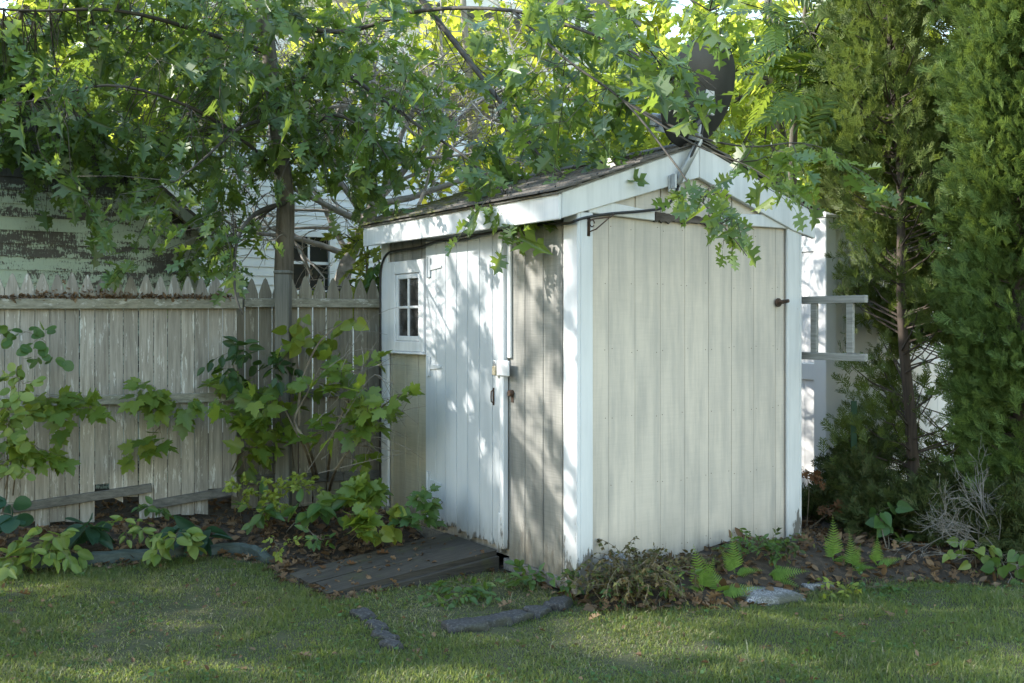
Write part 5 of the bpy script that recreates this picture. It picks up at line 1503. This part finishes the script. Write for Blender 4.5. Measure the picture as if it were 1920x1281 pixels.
# low plants at the fence foot
low = [('barberry_shrub', 'yellow-green tiny-leaved shrub at the foot of the maple sapling, left one', 'shrub', (455, 985), [C(455, 915, 7.7, 28, 35, .15, 14)], TINY, M['lime'], (.03, .05), 10),
       ('barberry_shrub', 'brightest yellow-green lacy shrub in the middle of the bed', 'shrub', (525, 985), [C(515, 930, 7.6, 40, 32, .15, 24)], TINY, M['lime'], (.03, .055), 10),
       ('barberry_shrub', 'yellow-green tiny-leaved shrub below the sapling stems', 'shrub', (580, 970), [C(572, 905, 7.7, 32, 30, .15, 16)], TINY, M['lime'], (.03, .05), 10),
       ('maple_seedling', 'maple seedling with flat dark leaves left of the shed wall base', 'seedling', (660, 985), [C(660, 925, 7.5, 40, 22, .15, 8)], MAPLE, M['maple'], (.09, .14), 5),
       ('maple_seedling', 'maple seedling close against the shed corner foot', 'seedling', (705, 975), [C(708, 918, 7.55, 34, 22, .12, 7)], MAPLE, M['maple'], (.09, .13), 5),
       ('maple_seedling', 'small maple seedling low in the litter before the shed corner', 'seedling', (655, 1015), [C(652, 985, 7.1, 26, 24, .1, 6)], MAPLE, M['maple'], (.08, .12), 5),
       ('groundcover_plant', 'seedling with paired oval blue-green leaves in the middle of the bed', 'plant', (590, 985), [C(590, 945, 7.4, 32, 20, .1, 6)], OVAL, M['green'], (.10, .15), 4),
       ('groundcover_plant', 'oval-leaved seedling at the left end of the litter patch', 'plant', (478, 1000), [C(475, 960, 7.5, 30, 16, .1, 6)], OVAL, M['green'], (.08, .13), 4),
       ('heartleaf_plant', 'pale yellow-green heart-leaved plant beside the shed wall foot', 'plant', (712, 1000), [C(708, 965, 7.25, 34, 22, .08, 7)], HEART, M['lime'], (.07, .11), 4),
       ('shed_seedling', 'upright light green seedling against the shed door hinge side', 'seedling', (792, 985), [C(790, 930, 7.30, 14, 20, .05, 6), C(788, 970, 7.25, 16, 16, .05, 5)], MAPLE, M['green'], (.06, .10), 4),
       ('groundcover_plant', 'tiny scattered seedling near the bend of the edging', 'plant', (520, 1035), [C(520, 1020, 7.0, 36, 12, .15, 7)], TINY, M['lime'], (.03, .05), 6),
       ('groundcover_plant', 'low trailing green plant in the litter beside the ramp', 'plant', (610, 1025), [C(600, 1010, 7.0, 34, 12, .15, 6)], OVAL, M['green'], (.04, .07), 4)]
for nm, lb, ct, bp, cl, tp, mt, sz, per in low:
    plant(nm, lb, ct, onground(*bp), cl, tp, mt, sz, per, stem_r=.004, droop=.2, ln=(.04, .12))
# left edge plants
b = onground(5, 990)
plant('round_leaf_vine', 'round-leaved vine trailing on the fence at the top left', 'vine', b, [C(28, 625, 7.5, 26, 8, .04, 3), C(75, 635, 7.5, 16, 14, .04, 3), C(85, 675, 7.5, 12, 8, .03, 2)], ROUND, M['green'], (.06, .085), 4, stem_r=.003, droop=.4, ln=(.05, .14), face=1.2,
      stem_paths=[[b, at(-20, 800, 7.5), at(-10, 640, 7.5), at(40, 620, 7.5), at(85, 640, 7.5)]])
b = onground(-10, 985)
plant('round_leaf_shrub', 'bushy round-leaved shrub at the left edge, yellowish on top', 'shrub', b, [C(12, 780, 7.25, 34, 40, .15, 14), C(36, 710, 7.25, 16, 16, .08, 4), C(5, 850, 7.2, 30, 30, .15, 8)], ROUND, M['hosta'], (.055, .09), 6, stem_r=.006, droop=.3, ln=(.06, .16), face=.9)
b = onground(20, 975)
plant('maple_seedling', 'maple seedling reaching right across the mid rail at the left', 'seedling', b, [C(90, 740, 7.55, 36, 22, .1, 7), C(138, 765, 7.55, 18, 12, .06, 3)], MAPLE, M['maple'], (.09, .15), 5, stem_r=.005, droop=.4, ln=(.08, .18), face=.8, stem_paths=[[b, at(30, 880, 7.45), at(50, 800, 7.5), at(95, 745, 7.55), at(150, 770, 7.55)]])
plant('maple_seedling', 'lower maple seedling left, over the fence foot', 'seedling', onground(-20, 990), [C(55, 840, 7.45, 42, 30, .1, 8)], MAPLE, M['maple'], (.08, .14), 5, stem_r=.005, droop=.4, ln=(.08, .18), face=.8, stem_paths=[[onground(-20, 990), at(0, 900, 7.4), at(40, 870, 7.45), at(70, 830, 7.45)]])
s_ = at(300, 752, 8.02)
plant('maple_sprig', 'maple sprig sprouting through the fence at the middle rail', 'sprig', s_, [C(285, 722, 7.85, 26, 18, .08, 4), C(330, 750, 7.85, 34, 12, .08, 4)], MAPLE, M['maple'], (.09, .15), 5, stem_r=.004, droop=.5, ln=(.06, .16), face=.9)
s_ = at(300, 800, 8.02)
plant('maple_sprig', 'smaller maple sprig hanging below the middle rail', 'sprig', s_, [C(302, 812, 7.9, 10, 10, .04, 2), C(275, 848, 7.9, 16, 12, .04, 2)], MAPLE, M['maple'], (.08, .13), 4, stem_r=.003, droop=.6, ln=(.06, .14), face=.9)
hs = [('hosta_plant', 'yellow-green oval-leaved plant clump left along the edging', (80, 1050), [C(95, 1015, 6.95, 52, 26, .1, 15)], OVAL, M['hosta'], (.08, .13), 4),
      ('hosta_plant', 'yellow-green plant at the far left end of the edging', (20, 1065), [C(20, 1045, 6.85, 36, 22, .08, 7)], OVAL, M['hosta'], (.08, .12), 4),
      ('hosta_plant', 'compact yellow-green plant at the middle of the edging with a pink leaf', (325, 1040), [C(325, 1005, 7.1, 30, 26, .1, 9)], OVAL, M['hosta'], (.08, .13), 4),
      ('broadleaf_plant', 'dark blue-green broad-leaved plant left of the fence gap', (172, 1020), [C(170, 990, 7.3, 30, 14, .06, 3)], OVAL, M['bluegreen'], (.15, .22), 5),
      ('broadleaf_plant', 'dark blue-green broad-leaved plant right of the fence gap', (375, 1010), [C(375, 988, 7.4, 26, 14, .06, 3)], OVAL, M['bluegreen'], (.15, .22), 5),
      ('broadleaf_plant', 'glossy blue-green plant at the left edge below the shrub', (15, 1010), [C(22, 965, 7.0, 26, 26, .08, 5)], ROUND, M['bluegreen'], (.09, .13), 5),
      ('groundcover_plant', 'sparse seedling before the square fence gap', (235, 1025), [C(240, 990, 7.3, 26, 20, .1, 8)], OVAL, M['hosta'], (.05, .09), 4),
      ('groundcover_plant', 'small pale seedling beside the fence foot, right of the gap', (285, 975), [C(285, 955, 7.8, 24, 14, .1, 6)], OVAL, M['green'], (.06, .09), 4)]
for nm, lb, bp, cl, tp, mt, sz, per in hs:
    plant(nm, lb, 'plant', onground(*bp), cl, tp, mt, sz, per, stem_r=.004, droop=.25, ln=(.05, .12), face=.4)

# weeds on the lawn beside the ramp
wd_ = [('lawn_weed', 'low leafy weed patch in the grass right of the ramp', (880, 1110), [C(880, 1100, 6.3, 60, 10, .2, 16)], (.04, .07)), ('lawn_weed', 'leafy weeds between ramp side and shed skid', (985, 1085), [C(985, 1075, 6.55, 40, 10, .15, 12)], (.04, .07)),
       ('lawn_weed', 'tall weed clump at the skid beam end', (1060, 1105), [C(1055, 1085, 6.3, 20, 18, .06, 8)], (.04, .08)), ('lawn_weed', 'fresh green weeds before the asphalt chunks', (850, 1128), [C(850, 1122, 6.15, 50, 8, .15, 10)], (.03, .06))]
for nm, lb, bp, cl, sz in wd_:
    plant(nm, lb, 'weed', onground(*bp), cl, OVAL, M['green'], sz, 4, stem_r=.0025, droop=.05, ln=(.03, .08), face=.2)

# --- ferns
fr = thing('fern', None, None)
bpy.data.objects.remove(fr)
ferns = [((1318, 1108), [(-12, 82, 1.5, .34), (14, 60, .2, .26)], 'light green fern left of the long granite stone'),
         ((1350, 1112), [(38, 22, .5, .30), (-20, 55, .8, .26)], 'spreading fern right beside the long stone, drooping forward'),
         ((1378, 1075), [(-4, 85, 1.2, .29), (-25, 50, 1, .22)], 'upright fern against the gable wall base'),
         ((1440, 1078), [(55, 20, .6, .30), (80, -2, .3, .25)], 'fern trailing right above the long granite stone'),
         ((1562, 1050), [(0, 95, 1.2, .33), (-18, 60, .6, .2)], 'tall fern at the shed right corner'),
         ((1598, 1066), [(-2, 85, 1.2, .27), (15, 60, .7, .2)], 'middle fern of three right of the shed'),
         ((1642, 1060), [(0, 90, 1.2, .24)], 'small fern rightmost of the three beside the shed')]
for (bp, fl, lb) in ferns:
    b = onground(*bp); t = thing('fern', lb, 'fern', b, 0, 'ferns along the shed front')
    for q in range(3): fl.append((random.uniform(-80, 80), random.uniform(8, 35), .3, random.uniform(.14, .24)))
    for dx, el, face, ln in fl:
        e = R(el); d = Vector((math.sin(R(dx)) if el > 40 else math.sin(R(dx + 45)) * 1.1, -.25 if el > 40 else -.5, math.sin(e)))
        leaf_cloud('frond', FERN, [tuple(b)], [tuple(d)], [(0, -1, .3 if el > 40 else 1.4)], [ln * .86], M['fern'], t)
# --- dead fern mound at the corner
b = onground(1185, 1110)
t = thing('dead_fern', 'reddish brown dead fern mound slumped at the near shed corner', 'plant', b)
mb = MB(); pos = []; tip = []; nr = []; sc = []
r3 = np.random.default_rng(21)
top_c = at(1190, 1062, 6.15)
for i in range(85):
    a = r3.uniform(0, 2 * math.pi); rd = r3.uniform(.05, .36)
    st = Vector((top_c.x + math.cos(a) * rd * .55, top_c.y + math.sin(a) * rd * .45, top_c.z - .04 + r3.normal() * .05))
    e = Vector((top_c.x + math.cos(a) * rd * 1.15, top_c.y + math.sin(a) * rd * .8 - .04, float(gz(st.x, st.y)) + r3.uniform(0, .22)))
    m = st.lerp(e, .45) + Vector((math.cos(a) * .05, math.sin(a) * .04, .04)) + Vector(r3.normal(size=3) * .035)
    sp = smooth_path([Vector((b.x + r3.normal() * .05, top_c.y + r3.normal() * .05, float(gz(b.x, b.y)) + .06)), st, m, e], 4)
    mb.tube(sp, .0018, 3, False)
    for k in range(4, len(sp) - 1):
        for sg in (-1, 1):
            d = (sp[k + 1] - sp[k]).normalized(); s2 = d.cross(Vector((0, 0, 1))).normalized() * sg
            pos.append(tuple(sp[k])); tip.append(tuple(s2 + d * .5 + Vector((0, 0, -.4)))); nr.append(tuple(r3.normal(size=3) + np.array([0, -.5, .6]))); sc.append(r3.uniform(.012, .032))
mb.build('stems', M['stem'], t); leaf_cloud('foliage', MAPLE_LO, pos, tip, nr, sc, M['deadfern'], t)
for (px, py, lb, mt, n_, hh) in ((1255, 1125, 'green weed with reddish stems right of the dead fern mound', 'green', 8, 60), (1420, 1045, 'wiry weed clump against the gable wall foot', 'green', 26, 40), (1460, 1040, 'wiry weed at the gable right corner', 'yew', 20, 36), (1330, 1060, 'dry grassy tuft under the gable wall', 'deadfern', 16, 25), (1225, 1060, 'dry wiry tuft behind the dead fern mound', 'deadfern', 16, 22), (1160, 1128, 'fresh green weeds growing through the dead fern mound', 'green', 14, 50), (1215, 1120, 'pale green weeds at the front of the dead fern mound', 'lime', 10, 40), (1570, 1115, 'yellowish low weeds right of the smaller granite stone', 'lime', 14, 18), (1640, 1108, 'low green weeds at the lawn edge below the cedars', 'green', 12, 16), (1140, 1120, 'dry stalks left of the dead fern mound', 'deadfern', 12, 40)):
    b = onground(px, py); Y = b.y
    plant('wild_weed', lb, 'weed', b, [C(px, py - hh * .6, Y, 40, hh * .5, .12, n_)], TINY if mt != 'green' else OVAL, M[mt], (.02, .05), 7, stem_r=.0025, droop=.1, ln=(.06, .16), face=.3)

# --- dark undergrowth below the cedars
def low_spray(name, label, cat, base, clumps, mat, size, seed):
    t = thing(name, label, cat, base)
    r = np.random.default_rng(seed)
    mb = MB(); P = []; T = []; N = []; S = []
    for c, rad, n in clumps:
        c = np.array(c); q = r.normal(size=(n, 3)); q = norm(q) * (r.random(n) ** .4)[:, None] * np.array(rad)
        p = c + q; p[:, 2] = np.maximum(p[:, 2], gz(p[:, 0], p[:, 1]) + .03)
        P.append(p); T.append(q / np.array(rad) * .6 + r.normal(size=(n, 3)) * .5 + np.array([0, -.1, .35])); N.append(r.normal(size=(n, 3)) + np.array([0, -.6, .3])); S.append(r.uniform(size[0], size[1], n))
        for k in range(6):
            e = Vector(p[r.integers(n)]); mb.tube([base, base.lerp(e, .5) + Vector((0, 0, .06)), e], [.008, .006, .003], 4, False)
    mb.build('branches', M['bark_cedar'], t)
    leaf_cloud('foliage', SPRAYS[seed % 3], np.concatenate(P), np.concatenate(T), np.concatenate(N), np.concatenate(S), mat, t)
low_spray('juniper_shrub', 'dark dense shrub filling the ground below the thin cedar', 'shrub', gp(*at(1700, 1000, 7.6).xy), [C(1640, 970, 7.6, 60, 40, .3, 340), C(1720, 970, 7.4, 70, 60, .3, 520), C(1610, 905, 7.9, 50, 40, .3, 220)], M['yew'], (.10, .17), 30)
low_spray('juniper_shrub', 'dark low shrub under the bright cedar at the lower right', 'shrub', gp(*at(1850, 1010, 7.2).xy), [C(1820, 985, 7.2, 70, 50, .3, 480), C(1900, 980, 7.0, 60, 70, .3, 420), C(1780, 930, 7.6, 50, 50, .3, 260)], M['yew'], (.10, .17), 31)
low_spray('juniper_shrub', 'dark shrub tucked behind the shed right corner', 'shrub', gp(*at(1560, 960, 8.4).xy), [C(1590, 900, 8.4, 44, 50, .3, 220), C(1540, 960, 8.2, 40, 40, .2, 160), C(1640, 860, 8.5, 60, 36, .3, 160)], M['yew'], (.11, .18), 32)
# dead grey branch
b = at(1880, 940, 6.9); b.z = float(gz(b.x, b.y))
t = thing('dead_branch', 'dead grey twiggy branch spreading left before the bright cedar', 'branch', b)
mb = MB(); r4 = random.Random(9)
def twig(p, d, ln, r, dep):
    pts = [p]; q = p.copy()
    for _ in range(3):
        d = (d + Vector((r4.gauss(0, .12), r4.gauss(0, .10), r4.gauss(0, .12)))).normalized(); q = q + d * ln / 3; pts.append(q.copy())
    mb.tube(pts, [r, r * .85, r * .7, r * .55], 4, False)
    if dep:
        for _ in range(3):
            twig(pts[r4.choice((1, 2, 3))], (d + Vector((r4.gauss(0, .5), r4.gauss(0, .3), r4.gauss(0, .5)))).normalized(), ln * r4.uniform(.5, .8), max(r * .6, .0013), dep - 1)
for a_, z_ in ((-1, .5), (-.8, .8), (-1, .25), (-.6, 1.0), (-.9, .65), (-.4, .9)):
    twig(b + Vector((0, 0, .02)), Vector((a_, -.1, z_)).normalized(), .32, .0055, 4)
mb.build('twigs', M['deadtwig'], t)
# brown leaved branch by the shed corner
b = at(1512, 950, 7.75); b.z = float(gz(b.x, b.y))
plant('withered_sprig', 'withered sprig with rust brown leaves at the shed right corner', 'sprig', b, [C(1510, 885, 7.75, 12, 30, .06, 4), C(1585, 935, 7.7, 20, 16, .06, 4), C(1555, 950, 7.7, 16, 10, .06, 2)], OAK, M['rustleaf'], (.05, .10), 4, stem_r=.004, droop=.7, ln=(.05, .14))
plant('broadleaf_seedling', 'seedling with big heart leaves before the dark shrub', 'seedling', onground(1665, 1035), [C(1655, 965, 7.15, 24, 20, .06, 3), C(1665, 1005, 7.1, 18, 16, .06, 2)], HEART, M['green'], (.07, .11), 3, stem_r=.004, droop=.6, ln=(.04, .12), up=.3, face=1.0)
plant('broadleaf_seedling', 'yellow-green heart-leaved seedling at the lower right shrub edge', 'seedling', onground(1830, 1065), [C(1828, 1030, 6.75, 24, 24, .06, 5)], HEART, M['hosta'], (.06, .09), 3, stem_r=.004, droop=.6, ln=(.04, .12), up=.3, face=1.0)
plant('broadleaf_seedling', 'dark broad leaves in the lower right corner of the bed', 'seedling', onground(1905, 1068), [C(1900, 1040, 6.65, 26, 20, .06, 4)], HEART, M['green'], (.06, .10), 3, stem_r=.004, droop=.6, ln=(.04, .12), up=.3, face=1.0)
# garden stake
p = at(1601, 900, 8.2); p.z = float(gz(p.x, p.y))
mb = MB(); mb.bar(p - Vector((0, 0, .1)), at(1601, 752, 8.2), .045, .012, (0, 1, 0)); mb.bar(p + Vector((0, .012, -.1)), at(1601, 752, 8.2) + Vector((0, .012, 0)), .012, .03, (0, 1, 0))
tag(mb.build('fence_stake', M['stake'], None, False, .002), 'green metal stake standing among the cedar branches', 'stake')

# --- fallen leaves one can count
fl = [(712, 1040, 'ramp', 'orange-brown leaf in the middle of the ramp', 'rustleaf', .10), (655, 1060, 'ramp', 'orange leaf fragment low on the ramp', 'rustleaf', .07), (605, 1068, 'ramp', 'rust leaf near the ramp foot', 'rustleaf', .07), (748, 1026, 'ramp', 'small tan leaf high on the ramp', 'deadleaf', .06),
      (955, 1142, 'lawn', 'tan curled oak leaf behind the asphalt chunks', 'deadleaf', .11), (1110, 1172, 'lawn', 'brown leaf on the grass near the right asphalt lump', 'deadleaf', .08), (575, 1243, 'lawn', 'thin pale leaf on the front lawn, left of centre', 'deadleaf', .09), (1665, 1163, 'lawn', 'grey-brown leaf on the lawn right of the granite stones', 'deadleaf', .11),
      (1577, 1205, 'lawn', 'orange leaf on the right front lawn', 'rustleaf', .08), (1747, 1262, 'lawn', 'tan leaf at the bottom right of the lawn', 'deadleaf', .08), (1608, 1122, 'lawn', 'small brown leaf at the right lawn edge', 'rustleaf', .06), (40, 1123, 'lawn', 'pale leaf on the grass at the far left', 'deadleaf', .09), (25, 1178, 'lawn', 'brown leaf on the grass, left front', 'deadleaf', .07), (1615, 1184, 'lawn', 'dark leaf between the grey-brown and the orange one', 'deadleaf', .07)]
for px, py, wh, lb, mt, s in fl:
    if wh == 'ramp':
        # intersect with the sloping deck
        best = None
        o_ = Vector((0, 0, CAMZ)); d_ = (at(px, py, 1.0) - o_)
        for k in range(4000):
            q = o_ + d_ * (5.5 + k * .0008); lx = (q - P0).dot(U)
            if -1.22 < lx < -.05 and q.z <= .012 + (lx + .045) / 1.175 * .11: best = q; break
        q = (best or onground(px, py)) + Vector((0, 0, .012))
    else:
        q = onground(px, py) + Vector((0, 0, .035))
    a = rng.uniform(0, 6.28)
    v, f = OAK
    z_ = v[:, 2] + .5 * (v[:, 0] ** 2) + .25 * (v[:, 1] - .5) ** 2
    me = bpy.data.meshes.new('fallen_leaf'); me.from_pydata([(x * s, (y - .5) * s, zz * s) for (x, y), zz in zip(v[:, :2], z_)], [], f); me.update()
    o = link('fallen_leaf', me, M[mt], None); o.location = q; o.rotation_euler = (rng.normal() * .25, rng.normal() * .25, a)
    tag(o, lb, 'leaf', 'fallen leaves on the lawn and ramp')
# white stick in the bed
b = onground(560, 1010)
mb = MB(); mb.tube(smooth_path([b + Vector((-.12, -.05, .01)), b + Vector((0, 0, .14)), b + Vector((.05, 0, .09)), b + Vector((.12, -.02, .02))]), .004, 5)
tag(mb.build('bent_stick', M['deadtwig'], None, True), 'thin bent pale stick standing in the leaf litter left of the ramp', 'stick')
